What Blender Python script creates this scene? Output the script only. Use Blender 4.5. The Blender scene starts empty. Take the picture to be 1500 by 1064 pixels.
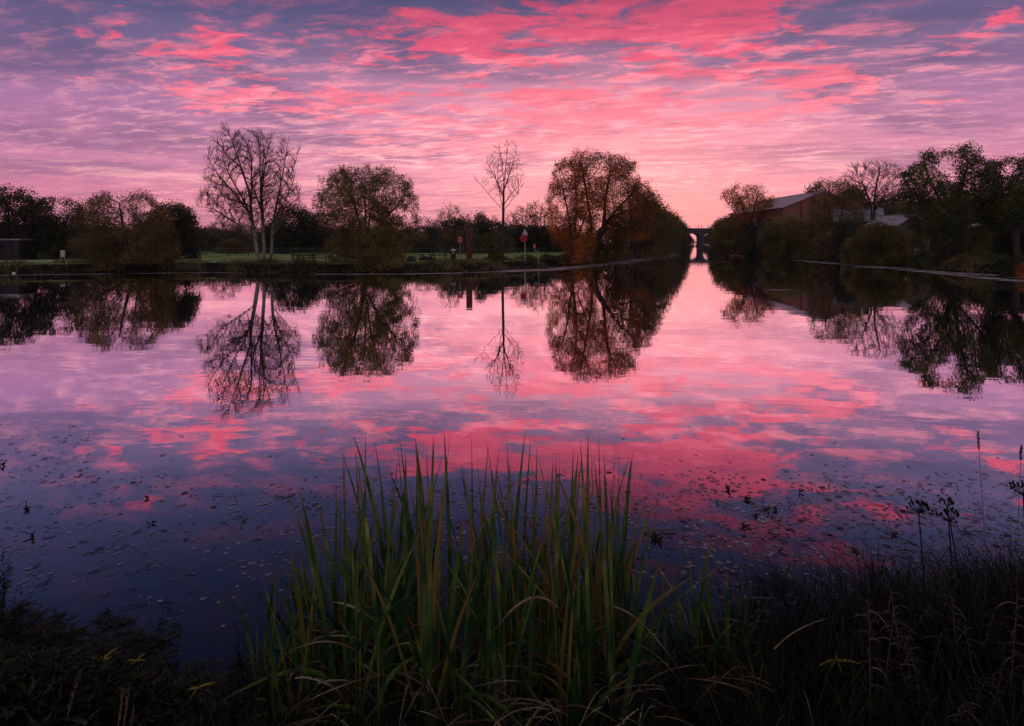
import bpy, math, random
import numpy as np
from mathutils import noise as mnoise, Vector

D = bpy.data
scene = bpy.context.scene
COL = scene.collection
R = math.radians

# ------------------------------------------------------------------ camera
CAM_H = 2.65          # eye height above the water
FPX = 900.0           # focal length in pixels of the 1500 px wide photograph
cam_d = D.cameras.new('camera')
cam = D.objects.new('camera', cam_d)
COL.objects.link(cam)
cam.location = (0, 0, CAM_H)
cam.rotation_euler = (R(90), 0, 0)
cam_d.sensor_width = 36
cam_d.lens = 36 * FPX / 1500
cam_d.shift_y = -177 / 1500
cam_d.clip_start = 0.05
cam_d.clip_end = 20000
scene.camera = cam

# ------------------------------------------------------------------ exposure
scene.view_settings.view_transform = 'Standard'
scene.view_settings.look = 'None'
scene.view_settings.exposure = 0.2
scene.view_settings.gamma = 1
scene.render.resolution_x = 1024
scene.render.resolution_y = 726

# ------------------------------------------------------------------ node helper
class NT:
    def __init__(s, tree):
        s.t = tree; s.n = tree.nodes; s.l = tree.links
    def new(s, typ, **kw):
        nd = s.n.new(typ)
        for k, v in kw.items(): setattr(nd, k, v)
        return nd
    def set(s, sock, v):
        if isinstance(v, bpy.types.NodeSocket): s.l.new(v, sock)
        elif v is not None:
            if hasattr(sock.default_value, '__len__') and not hasattr(v, '__len__'): v = (v,) * len(sock.default_value)
            if hasattr(v, '__len__') and len(sock.default_value) == 4 and len(v) == 3: v = (*v, 1)
            sock.default_value = v
    def m(s, op, a, b=None, c=None, clamp=False):
        nd = s.new('ShaderNodeMath', operation=op); nd.use_clamp = clamp
        s.set(nd.inputs[0], a); s.set(nd.inputs[1], b); s.set(nd.inputs[2], c)
        return nd.outputs[0]
    def smooth(s, v, lo, hi, a=0.0, b=1.0):
        nd = s.new('ShaderNodeMapRange', interpolation_type='SMOOTHSTEP')
        s.set(nd.inputs[0], v); s.set(nd.inputs[1], lo); s.set(nd.inputs[2], hi); s.set(nd.inputs[3], a); s.set(nd.inputs[4], b)
        return nd.outputs[0]
    def ramp(s, v, stops, interp='LINEAR'):
        nd = s.new('ShaderNodeValToRGB'); s.set(nd.inputs[0], v)
        cr = nd.color_ramp; cr.interpolation = interp
        cr.elements[0].position = stops[0][0]; cr.elements[1].position = stops[-1][0]
        for p, _ in stops[1:-1]: cr.elements.new(p)
        for e, (p, c) in zip(sorted(cr.elements, key=lambda e: e.position), stops):
            e.color = (*c, 1) if hasattr(c, '__len__') else (c, c, c, 1)
        return nd.outputs[0]
    def mix(s, f, a, b, mode='MIX'):
        nd = s.new('ShaderNodeMix', data_type='RGBA', blend_type=mode)
        s.set(nd.inputs[0], f); s.set(nd.inputs[6], a); s.set(nd.inputs[7], b)
        return nd.outputs[2]
    def noise(s, vec, scale, detail=4, rough=.5, dist=0.0, lac=2.0):
        nd = s.new('ShaderNodeTexNoise')
        if vec is not None: s.set(nd.inputs['Vector'], vec)
        s.set(nd.inputs['Scale'], scale); s.set(nd.inputs['Detail'], detail); s.set(nd.inputs['Roughness'], rough)
        s.set(nd.inputs['Distortion'], dist); s.set(nd.inputs['Lacunarity'], lac)
        return nd.outputs[0]
    def xyz(s, x, y, z=0.0):
        nd = s.new('ShaderNodeCombineXYZ'); s.set(nd.inputs[0], x); s.set(nd.inputs[1], y); s.set(nd.inputs[2], z)
        return nd.outputs[0]
    def gauss(s, v, c, w):
        d = s.m('DIVIDE', s.m('SUBTRACT', v, c), w)
        return s.m('EXPONENT', s.m('MULTIPLY', s.m('MULTIPLY', d, d), -1))

SUN_AZ = 12.0     # degrees right of straight ahead
SUN_EL = 2.2

# ------------------------------------------------------------------ sky: dawn cloud sheets over a low-sun sky
world = D.worlds.new('World'); scene.world = world
world.use_nodes = True
w = NT(world.node_tree); w.n.clear()
tc = w.new('ShaderNodeTexCoord')
sp = w.new('ShaderNodeSeparateXYZ'); w.l.new(tc.outputs['Generated'], sp.inputs[0])
X, Y, Z = sp.outputs
Zc = w.m('MAXIMUM', Z, 0.0)
az = w.m('MULTIPLY', w.m('ARCTAN2', X, Y), 180 / math.pi)     # degrees
inv = w.m('DIVIDE', 1.0, w.m('ADD', Zc, 0.055))
PX = w.m('MULTIPLY', X, inv); PY = w.m('MULTIPLY', Y, inv)     # flat cloud-sheet coordinates
base = w.ramp(Zc, [(0.0, (.52, .17, .27)), (.05, (.62, .18, .30)), (.11, (.50, .18, .33)), (.18, (.34, .15, .33)),
                   (.26, (.135, .11, .25)), (.32, (.07, .078, .19)), (.37, (.042, .056, .155)), (.44, (.018, .032, .10)), (.52, (.008, .016, .055)), (.65, (.006, .009, .028)), (1.0, (.012, .016, .04))])
# the east, where the sun is about to come up
g_az = w.gauss(az, SUN_AZ - 2, 25.0)
g_core = w.m('MULTIPLY', w.gauss(az, SUN_AZ, 15.0), w.gauss(Zc, 0.05, 0.13))
g_mid = w.m('MULTIPLY', w.gauss(az, SUN_AZ - 8, 27.0), w.gauss(Zc, 0.14, 0.12))
g_wide = w.gauss(az, SUN_AZ - 8, 33.0)
col = w.mix(w.m('MULTIPLY', g_mid, .85), base, (1.0, .36, .46))
col = w.mix(w.m('MULTIPLY', g_core, .88), col, (1.26, .36, .37))
# low grey-violet sheet
v1 = w.xyz(w.m('MULTIPLY', PX, .55), w.m('MULTIPLY', PY, 1.0), 3.1)
n1 = w.noise(v1, .8, 5, .55, .6)
grey = w.ramp(Zc, [(0, (.40, .13, .20)), (.1, (.30, .125, .25)), (.2, (.14, .09, .205)), (.33, (.045, .055, .145)), (.5, (.02, .03, .08))])
gm = w.m('MULTIPLY', w.smooth(n1, .47, .62), w.m('SUBTRACT', .72, w.m('MULTIPLY', g_core, .75)))
col = w.mix(gm, col, grey)
# broad lit sheets of pink
v2 = w.xyz(w.m('MULTIPLY', PX, .8), w.m('ADD', w.m('MULTIPLY', PY, 1.25), w.m('MULTIPLY', PX, .25)), 11.7)
n2 = w.noise(v2, 1.1, 7, .56, .35)
n2b = w.noise(w.xyz(w.m('MULTIPLY', PX, 1.0), w.m('MULTIPLY', PY, 1.0), 0.4), .38, 2, .5)
pink = w.ramp(Zc, [(0, (1.0, .36, .36)), (.06, (.95, .34, .39)), (.13, (.93, .33, .40)), (.20, (.95, .20, .28)), (.28, (.86, .09, .17)), (.35, (.60, .06, .14)), (.385, (.26, .035, .09)), (.43, (.11, .02, .055)), (.5, (.05, .014, .035)), (.6, (.02, .012, .03))])
thr = w.m('SUBTRACT', .59, w.m('MULTIPLY', g_az, .10))
# the larger cloud banks and clear lanes of this morning: (azimuth, height, widths, amount)
for a_, z_, wa, wz, k_ in [(-26.6, .272, 9, .03, .14), (-19, .318, 3.5, .02, .10), (-9, .31, 9, .04, .10), (5, .335, 11, .04, .06), (15.5, .265, 13, .045, .055), (35.8, .24, 7, .022, .11), (24, .19, 8, .02, .05), (-22, .17, 18, .07, .06), (-4, .2, 12, .06, .04),
                           (31, .29, 9, .045, -.13), (-38, .26, 8, .05, -.12), (34, .14, 11, .05, -.10), (-33, .15, 9, .06, -.06), (-20, .38, 14, .05, -.1), (0, .44, 40, .05, -.09), (24, .36, 9, .04, -.06)]:
    thr = w.m('SUBTRACT', thr, w.m('MULTIPLY', w.m('MULTIPLY', w.gauss(az, a_, wa), w.gauss(Zc, z_, wz)), k_))
# rippled fleece on the sheets
v3 = w.xyz(w.m('MULTIPLY', PX, 2.0), w.m('ADD', w.m('MULTIPLY', PY, 3.6), w.m('MULTIPLY', PX, .7)), 5.0)
n3 = w.noise(v3, 2.0, 10, .66, .25)
n5 = w.noise(w.xyz(w.m('MULTIPLY', PX, .9), w.m('MULTIPLY', PY, 1.4), 21.0), .9, 4, .6, .4)
patch = w.smooth(n5, .40, .60)
n6 = w.noise(w.xyz(w.m('MULTIPLY', PX, 1.5), w.m('MULTIPLY', PY, 2.3), 33.0), 2.4, 8, .62, .5)
cov = w.m('ADD', w.m('ADD', w.m('MULTIPLY', n2, .44), w.m('MULTIPLY', n2b, .16)), w.m('MULTIPLY', n6, .40))
cov = w.m('ADD', w.m('MULTIPLY', w.m('SUBTRACT', cov, .5), 1.7), .5)
pm = w.smooth(cov, w.m('ADD', thr, .0), w.m('ADD', thr, .085))
col = w.mix(w.m('MULTIPLY', pm, .86), col, pink)
lane = w.m('MULTIPLY', w.m('MULTIPLY', w.smooth(n6, .54, .38), pm), w.smooth(Zc, .14, .27, .2, .85))
col = w.mix(lane, col, w.mix(.35, grey, pink))
rip = w.m('MULTIPLY', w.smooth(n3, .47, .64), w.m('ADD', .4, w.m('MULTIPLY', patch, .6)))
ripw = w.m('MULTIPLY', rip, w.m('ADD', .12, w.m('MULTIPLY', g_wide, .88)))
hot = w.ramp(Zc, [(0, (1.1, .40, .39)), (.12, (1.15, .54, .57)), (.2, (1.15, .42, .49)), (.3, (.95, .18, .27)), (.37, (.6, .08, .15)), (.44, (.18, .03, .07)), (.55, (.03, .02, .04))])
ripw = w.m('MULTIPLY', ripw, w.m('MAXIMUM', w.m('ADD', w.smooth(Zc, .37, .27, 0, .75), .25), w.m('MULTIPLY', pm, .75)))
col = w.mix(ripw, col, hot)
dk = w.m('MULTIPLY', w.m('MULTIPLY', w.smooth(n3, .47, .33), w.m('ADD', .3, w.m('MULTIPLY', patch, .7))), w.m('ADD', .26, w.m('MULTIPLY', g_az, .18)))
col = w.mix(dk, col, grey)
# long low streaks close to the horizon
v4 = w.xyz(w.m('MULTIPLY', az, .045), w.m('MULTIPLY', Zc, 38.0), 2.2)
n4 = w.noise(v4, 1.0, 5, .6, .35)
low = w.smooth(Zc, .22, .05)
col = w.mix(w.m('MULTIPLY', w.m('MULTIPLY', w.smooth(n4, .55, .68), low), .6), col, hot)
col = w.mix(w.m('MULTIPLY', w.m('MULTIPLY', w.smooth(n4, .46, .34), low), .5), col, grey)
# pale sky added overhead and behind the viewer, unseen, as fill for the land
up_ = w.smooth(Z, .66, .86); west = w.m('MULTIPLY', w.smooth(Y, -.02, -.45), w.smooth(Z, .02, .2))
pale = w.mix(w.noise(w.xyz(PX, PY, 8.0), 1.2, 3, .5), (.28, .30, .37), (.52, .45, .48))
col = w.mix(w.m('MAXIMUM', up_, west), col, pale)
# the physical low-sun sky underneath everything, weak
sky = w.new('ShaderNodeTexSky', sky_type='NISHITA')
sky.sun_disc = False; sky.sun_elevation = R(SUN_EL); sky.sun_rotation = R(SUN_AZ)
bg1 = w.new('ShaderNodeBackground'); w.set(bg1.inputs[0], sky.outputs[0]); bg1.inputs[1].default_value = .004
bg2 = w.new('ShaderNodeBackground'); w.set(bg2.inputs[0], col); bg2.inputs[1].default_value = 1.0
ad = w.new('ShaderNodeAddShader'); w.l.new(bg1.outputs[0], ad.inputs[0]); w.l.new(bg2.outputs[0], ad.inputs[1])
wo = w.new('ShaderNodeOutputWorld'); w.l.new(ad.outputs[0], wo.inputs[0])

# ------------------------------------------------------------------ sun, just clearing the horizon behind the trees
sl = D.lights.new('sun', 'SUN'); sl.energy = 2.5; sl.angle = R(1.0); sl.color = (1, .42, .3)
so = D.objects.new('sun', sl); COL.objects.link(so)
sd = Vector((math.sin(R(SUN_AZ)) * math.cos(R(SUN_EL)), math.cos(R(SUN_AZ)) * math.cos(R(SUN_EL)), math.sin(R(SUN_EL))))
so.rotation_euler = (-sd).to_track_quat('-Z', 'Y').to_euler()
so.location = (0, -5, 30)

# ================================================================== tools
def at(px, py, y):
    """a point of the place at distance y, seen in direction (px, py)"""
    return ((px - 750) / FPX * y, y, CAM_H - (py - 355) / FPX * y)
def ux(px, y): return (px - 750) / FPX * y
def uz(py, y): return CAM_H - (py - 355) / FPX * y
def on_ground(px, py, z=0.0):
    y = (CAM_H - z) * FPX / (py - 355)
    return (ux(px, y), y)

def mesh_np(name, V, faces):
    """faces: list of int arrays (n,3) or (n,4)"""
    me = D.meshes.new(name)
    V = np.asarray(V, dtype=np.float32)
    faces = [np.asarray(f, dtype=np.int32) for f in faces if len(f)]
    me.vertices.add(len(V)); me.vertices.foreach_set('co', V.ravel())
    nl = sum(f.size for f in faces); nf = sum(len(f) for f in faces)
    me.loops.add(nl); me.polygons.add(nf)
    me.loops.foreach_set('vertex_index', np.concatenate([f.ravel() for f in faces]))
    st = []; k = 0
    for f in faces:
        n = f.shape[1]; st.append(k + np.arange(len(f)) * n); k += f.size
    me.polygons.foreach_set('loop_start', np.concatenate(st).astype(np.int32))
    me.update(calc_edges=True); me.validate()
    return me

def obj(name, me, mat=None, parent=None, smooth=False):
    o = D.objects.new(name, me); COL.objects.link(o)
    if mat and not me.materials: me.materials.append(mat)
    if parent: o.parent = parent
    if smooth: me.polygons.foreach_set('use_smooth', [True] * len(me.polygons))
    return o
def tag(o, label=None, cat=None, group=None, kind=None):
    if label: o['label'] = label
    if cat: o['category'] = cat
    if group: o['group'] = group
    if kind: o['kind'] = kind
    return o
def thing(name, label, cat, loc=(0, 0, 0), rz=0, group=None):
    o = D.objects.new(name, None); COL.objects.link(o)
    o.location = loc; o.rotation_euler = (0, 0, rz); o.empty_display_size = .3
    return tag(o, label, cat, group)
KIDS = {}
def copy_tree(o, loc, rz=0, scale=(1, 1, 1), label=None, group=None):
    c = o.copy(); COL.objects.link(c); c.location = loc; c.rotation_euler = (0, 0, rz); c.scale = scale
    if label: c['label'] = label
    if group: c['group'] = group
    def rec(a, b):
        for ch in a.children:
            d = ch.copy(); COL.objects.link(d); d.parent = b; rec(ch, d)
    rec(o, c)
    return c

class MB:
    """collects simple solids, then links them as ONE mesh"""
    def __init__(s): s.v = []; s.f = []
    def add(s, v, f):
        k = len(s.v); s.v += [tuple(p) for p in v]; s.f += [tuple(i + k for i in q) for q in f]; return s
    def box(s, x0, x1, y0, y1, z0, z1):
        return s.add([(x, y, z) for z in (z0, z1) for y in (y0, y1) for x in (x0, x1)],
                     [(0, 2, 3, 1), (4, 5, 7, 6), (0, 1, 5, 4), (2, 6, 7, 3), (0, 4, 6, 2), (1, 3, 7, 5)])
    def bar(s, a, b, r, n=6, r2=None):
        a = Vector(a); b = Vector(b); d = (b - a).normalized(); r2 = r if r2 is None else r2
        u = d.cross(Vector((0, 0, 1)) if abs(d.z) < .9 else Vector((1, 0, 0))).normalized(); w_ = d.cross(u)
        v = []
        for c, q in ((a, r), (b, r2)):
            for k in range(n):
                t = 2 * math.pi * k / n; v.append(c + (u * math.cos(t) + w_ * math.sin(t)) * q)
        f = [(k, (k + 1) % n, n + (k + 1) % n, n + k) for k in range(n)] + [tuple(range(n))[::-1], tuple(range(n, 2 * n))]
        return s.add(v, f)
    def prism(s, pts, y0, y1):
        """outline in x,z pushed from y0 to y1"""
        n = len(pts)
        v = [(x, y0, z) for x, z in pts] + [(x, y1, z) for x, z in pts]
        return s.add(v, [tuple(range(n)), tuple(range(2 * n - 1, n - 1, -1))] + [(k, n + k, n + (k + 1) % n, (k + 1) % n) for k in range(n)])
    def slab(s, q, t):
        """quad q (4 points) given thickness t along its normal"""
        q = [Vector(p) for p in q]; nrm = (q[1] - q[0]).cross(q[2] - q[0]).normalized() * t
        return s.add(q + [p + nrm for p in q], [(3, 2, 1, 0), (4, 5, 6, 7), (0, 1, 5, 4), (1, 2, 6, 5), (2, 3, 7, 6), (3, 0, 4, 7)])
    def lathe(s, prof, n=12, c=(0, 0, 0)):
        v = [(c[0] + r * math.cos(2 * math.pi * k / n), c[1] + r * math.sin(2 * math.pi * k / n), c[2] + z) for r, z in prof for k in range(n)]
        f = [(j * n + k, j * n + (k + 1) % n, (j + 1) * n + (k + 1) % n, (j + 1) * n + k) for j in range(len(prof) - 1) for k in range(n)]
        f += [tuple(range(n))[::-1], tuple(range((len(prof) - 1) * n, len(prof) * n))]
        return s.add(v, f)
    def build(s, name, mat, parent=None, bevel=0):
        me = D.meshes.new(name); me.from_pydata(s.v, [], s.f); me.update()
        o = obj(name, me, mat, parent)
        if bevel:
            b = o.modifiers.new('bevel', 'BEVEL'); b.width = bevel; b.segments = 2; b.limit_method = 'ANGLE'
        return o

# ------------------------------------------------------------------ materials
def mat(name, col, rough=.8, var=.35, scale=4.0, bump=.0, col2=None, metal=0, spec=.3, emit=None, detail=5, stretch=(1, 1, 1)):
    m = D.materials.new(name); m.use_nodes = True; t = NT(m.node_tree)
    p = t.n['Principled BSDF']
    tcn = t.new('ShaderNodeTexCoord'); mp = t.new('ShaderNodeMapping'); mp.inputs['Scale'].default_value = stretch
    t.l.new(tcn.outputs['Object'], mp.inputs[0])
    nz = t.noise(mp.outputs[0], scale, detail, .6)
    c2 = col2 or tuple(min(1, c * (1 + var)) for c in col); c1 = col if col2 else tuple(c * (1 - var) for c in col)
    t.set(p.inputs['Base Color'], t.ramp(nz, [(.35, c1), (.65, c2)]))
    p.inputs['Roughness'].default_value = rough; p.inputs['Metallic'].default_value = metal
    p.inputs['Specular IOR Level'].default_value = spec
    if bump:
        b = t.new('ShaderNodeBump'); t.set(b.inputs['Strength'], bump); t.set(b.inputs['Height'], nz); b.inputs['Distance'].default_value = .05
        t.l.new(b.outputs[0], p.inputs['Normal'])
    if emit:
        p.inputs['Emission Color'].default_value = (*emit[:3], 1); p.inputs['Emission Strength'].default_value = emit[3]
    return m

def leaf_mat(name, cols, scale=.35, trans=.35, rough=.6, tip=None):
    """leaves: colour varies from leaf to leaf and from clump to clump, some light passes through"""
    m = D.materials.new(name); m.use_nodes = True; t = NT(m.node_tree); t.n.clear()
    geo = t.new('ShaderNodeNewGeometry'); tcn = t.new('ShaderNodeTexCoord')
    nz = t.noise(tcn.outputs['Object'], scale, 4, .6)
    f = t.m('ADD', t.m('MULTIPLY', geo.outputs['Random Per Island'], .5), t.m('MULTIPLY', t.smooth(nz, .3, .7), .5))
    n = len(cols)
    c = t.ramp(f, [(.12 + .76 * k / (n - 1), cc) for k, cc in enumerate(cols)])
    if tip:      # withered tips, straw-coloured sheaths
        at_ = t.new('ShaderNodeAttribute'); at_.attribute_name = 'along'; rnd = geo.outputs['Random Per Island']
        c = t.mix(t.smooth(t.m('ADD', at_.outputs['Fac'], t.m('MULTIPLY', rnd, .3)), .98, 1.12), c, tip)
        c = t.mix(t.smooth(at_.outputs['Fac'], .3, .02), c, (.11, .085, .035))
        c = t.mix(t.m('MULTIPLY', t.smooth(t.noise(tcn.outputs['Object'], 22, 3), .6, .72), .7), c, tip)
    d = t.new('ShaderNodeBsdfPrincipled'); t.set(d.inputs['Base Color'], c); d.inputs['Roughness'].default_value = rough
    d.inputs['Specular IOR Level'].default_value = .25
    tr = t.new('ShaderNodeBsdfTranslucent'); t.set(tr.inputs[0], c)
    mx = t.new('ShaderNodeMixShader'); mx.inputs[0].default_value = trans
    t.l.new(d.outputs[0], mx.inputs[1]); t.l.new(tr.outputs[0], mx.inputs[2])
    o = t.new('ShaderNodeOutputMaterial'); t.l.new(mx.outputs[0], o.inputs[0])
    return m

# ------------------------------------------------------------------ blades (reeds, grass, rushes)
def blades(base, dirs, length, width, bend, rng, S=7, fold=.25, tipw=0.0, roll=None, sharp=2.6):
    """base (n,3), dirs (n,3) unit, bend (n,3) added by t^2; a folded strip for each blade"""
    n = len(base); t = np.linspace(0, 1, S + 1)[None, :, None]
    L = np.asarray(length)[:, None, None]
    P = base[:, None, :] + dirs[:, None, :] * L * t + bend[:, None, :] * t ** 2.2
    T = np.gradient(P, axis=1); T /= np.linalg.norm(T, axis=2, keepdims=True) + 1e-9
    a = rng.uniform(0, 2 * math.pi, n) if roll is None else roll
    ref = np.stack([np.cos(a), np.sin(a), np.zeros(n)], 1)[:, None, :]
    side = np.cross(T, np.broadcast_to(ref, T.shape)); side /= np.linalg.norm(side, axis=2, keepdims=True) + 1e-9
    nor = np.cross(T, side)
    w_ = np.asarray(width)[:, None, None] * .5 * (tipw + (1 - tipw) * np.clip(1 - t ** sharp, 0, 1)) * (.75 + .25 * np.sin(np.clip(t * 3, 0, 1.57)))
    V = np.stack([P - side * w_, P + nor * w_ * fold * 2, P + side * w_], 2)      # n, S+1, 3, 3
    idx = np.arange(n * (S + 1) * 3).reshape(n, S + 1, 3)
    q = []
    for k in (0, 1):
        q.append(np.stack([idx[:, :-1, k], idx[:, :-1, k + 1], idx[:, 1:, k + 1], idx[:, 1:, k]], -1).reshape(-1, 4))
    return V.reshape(-1, 3), np.concatenate(q)
def unit(v): return v / (np.linalg.norm(v, axis=-1, keepdims=True) + 1e-9)

def leaves_quads(C, size, rng, flat=0.0, aspect=.55):
    n = len(C); s = np.asarray(size) * rng.uniform(.6, 1.3, n)
    d = unit(rng.normal(size=(n, 3)) * np.array([1, 1, 1 - flat])); u = unit(np.cross(d, rng.normal(size=(n, 3))))
    a = d * s[:, None] * .5; b = u * s[:, None] * .5 * aspect; h = np.cross(d, u) * s[:, None] * .08
    V = np.stack([C - a, C + b + h - a * .15, C + a, C - b + h - a * .15], 1).reshape(-1, 3)
    return V, np.arange(4 * n).reshape(n, 4)

# ------------------------------------------------------------------ trees: branches grow toward points spread through the crown
def grow(stems, A, step, rng, up=.12, kill=1.8, iters=220, wob=.12):
    P = [np.array(stems[0][0], float)]; par = [-1]
    for st in stems:
        last = 0; st = list(st)
        if len(P) > 1:
            dd = np.linalg.norm(np.array(P) - np.array(st[1], float), axis=1)
            if dd.min() < step * 2.2: last = int(dd.argmin())
        for p in st[1:]:
            p = np.array(p, float); q = P[last]; m = max(1, int(round(np.linalg.norm(p - q) / step)))
            for k in range(1, m + 1):
                P.append(q + (p - q) * k / m + rng.normal(size=3) * step * .04); par.append(last); last = len(P) - 1
    P = np.array(P); par = list(par)
    Dm = np.full(len(A), 1e9); I = np.zeros(len(A), int); alive = np.ones(len(A), bool)
    def upd(start):
        d = np.linalg.norm(A[:, None, :] - P[None, start:, :], axis=2); j = d.argmin(1); dd = d[np.arange(len(A)), j]
        b = dd < Dm; Dm[b] = dd[b]; I[b] = j[b] + start
    # trunk below the crown does not sprout
    upd(0)
    for it in range(iters):
        alive &= Dm > kill * step
        if not alive.any(): break
        idx = I[alive]; dirs = unit(A[alive] - P[idx])
        acc = np.zeros((len(P), 3)); np.add.at(acc, idx, dirs); un = np.unique(idx)
        dv = unit(acc[un]); dv[:, 2] += up; dv = unit(dv + rng.normal(size=dv.shape) * wob)
        start = len(P); P = np.vstack([P, P[un] + dv * step]); par += list(un)
        old = Dm.copy(); upd(start)
        stuck = alive & (Dm >= old - 1e-6) & np.isin(I, un)
        alive[stuck & (rng.random(len(A)) < .35)] = False
        if len(P) > 16000: break
    return P, np.array(par)

def finish_skeleton(P, par, R0, rt):
    n = len(P); tips = np.zeros(n); has = np.zeros(n, bool); has[par[par >= 0]] = True
    tips[~has] = 1
    for i in range(n - 1, 0, -1): tips[par[i]] += tips[i]
    main = np.full(n, -1); best = np.zeros(n)
    for i in range(1, n):
        if tips[i] > best[par[i]]: best[par[i]] = tips[i]; main[par[i]] = i
    Q = P.copy()
    for _ in range(2):
        ok = (par >= 0) & (main >= 0); Q2 = Q.copy()
        Q2[ok] = .5 * Q[ok] + .25 * Q[par[ok]] + .25 * Q[main[ok]]; Q = Q2
    k = math.log(R0 / rt) / max(.5, math.log(max(2, tips[0])))
    return Q, tips, rt * tips ** min(k, .62)

def tubes(P, par, rad, sel, n=5):
    T = np.zeros_like(P); T[1:] = unit(P[1:] - P[par[1:]]); T[0] = (0, 0, 1)
    ref = np.array([.31, .77, .12]); U = unit(np.cross(T, ref)); W = np.cross(T, U)
    ang = 2 * math.pi * np.arange(n) / n
    ring = lambda i, r: P[i][:, None, :] + (U[i][:, None, :] * np.cos(ang)[None, :, None] + W[i][:, None, :] * np.sin(ang)[None, :, None]) * r[:, None, None]
    i = sel; a = ring(par[i], np.minimum(rad[par[i]], rad[i] * 1.35)); b = ring(i, rad[i])
    V = np.concatenate([a, b], 1).reshape(-1, 3); m = len(i); o = (np.arange(m) * 2 * n)[:, None]
    k = np.arange(n)[None, :]; k2 = (k + 1) % n
    F = np.stack([o + k, o + k2, o + n + k2, o + n + k], -1).reshape(-1, 4)
    return V, F

def crown_points(prof, n, rng, hole=.0, freq=.35, depth=.9, shell=.0, maxd=None, thin=0):
    """prof: [(z, xleft, xright)] from top to bottom, relative to the tree's base"""
    prof = sorted(prof); zs = np.array([p[0] for p in prof]); xl = np.array([p[1] for p in prof]); xr = np.array([p[2] for p in prof])
    wts = np.maximum(xr - xl, .05); zz = np.linspace(zs[0], zs[-1], 200); ww = np.interp(zz, zs, wts) ** 2; cdf = np.cumsum(ww); cdf /= cdf[-1]
    out = []; sx = rng.uniform(0, 90)
    while len(out) < n:
        z = np.interp(rng.random(), cdf, zz); l = np.interp(z, zs, xl); r_ = np.interp(z, zs, xr)
        if thin and rng.random() < thin * ((z - zs[0]) / (zs[-1] - zs[0])) ** 2: continue
        c = (l + r_) / 2; hw = (r_ - l) / 2; dp = hw * depth
        if maxd: dp = min(dp, maxd)
        a = rng.uniform(0, 2 * math.pi); q = math.sqrt(rng.random())
        if shell: q = q ** (1 - shell)
        p = (c + hw * q * math.cos(a), dp * q * math.sin(a), z + rng.normal() * .1)
        if hole and mnoise.noise(Vector((p[0] * freq + sx, p[1] * freq, p[2] * freq))) < hole - .5: continue
        out.append(p)
    return np.array(out)

def tree_meshes(prof, stems, R0, nA, step, rng, up=.12, rt=.018, hole=.35, freq=.35, depth=.9, shell=.2, maxd=None,
                leaf=None, twig=0, twig_len=.5, thick=.045, wob=.12, kill=1.8, thin=0, twig_up=.35):
    """returns (limbs mesh, twigs mesh, foliage mesh or None)"""
    A = crown_points(prof, nA, rng, hole, freq, depth, shell, maxd, thin)
    P, par = grow(stems, A, step, rng, up, kill, wob=wob)
    P, tips, rad = finish_skeleton(P, par, R0, rt)
    ends = np.where(tips <= 2)[0]; ends = ends[ends > 2]
    if twig:
        idx = np.repeat(ends, twig); base = P[idx]
        dv = unit(unit(P[idx] - P[par[idx]]) + rng.normal(size=(len(idx), 3)) * .5 + np.array([0, 0, twig_up])); L = rng.uniform(.4, 1.1, len(idx)) * twig_len
        m1 = base + dv * L[:, None] * .5; dv2 = unit(dv + rng.normal(size=dv.shape) * .25 + np.array([0, 0, .3])); m2 = m1 + dv2 * L[:, None] * .5
        n0 = len(P); k = len(idx)
        P = np.vstack([P, m1, m2]); par = np.concatenate([par, idx, n0 + np.arange(k)])
        rad = np.concatenate([rad, np.full(k, rt * .75), np.full(k, rt * .4)]); tips = np.concatenate([tips, np.ones(2 * k)])
    allid = np.arange(1, len(P)); big = allid[rad[allid] >= thick]; small = allid[rad[allid] < thick]
    Vs = []; Fs = []; k0 = 0
    for sel, n_ in ((big, 8), (small, 3)):
        if len(sel):
            V, F = tubes(P, par, rad, sel, n_); Vs.append(V); Fs.append(F + k0); k0 += len(V)
    limbs = mesh_np('trunk', np.concatenate(Vs), [np.concatenate(Fs)]); twigs = None
    limbs.polygons.foreach_set('use_smooth', [True] * len(limbs.polygons))
    fol = None
    if leaf:
        k, size, spread = leaf[:3]
        if k >= 2: E = A
        else: E = P[allid[tips[allid] <= 1]]
        C = np.repeat(E, k, 0) + np.clip(rng.normal(size=(len(E) * k, 3)), -1.5, 1.5) * spread * np.repeat(rng.uniform(.6, 1.3, len(E)), k)[:, None]
        V, F = leaves_quads(C, size, rng); fol = mesh_np('foliage', V, [F])
    return limbs, twigs, fol

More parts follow.
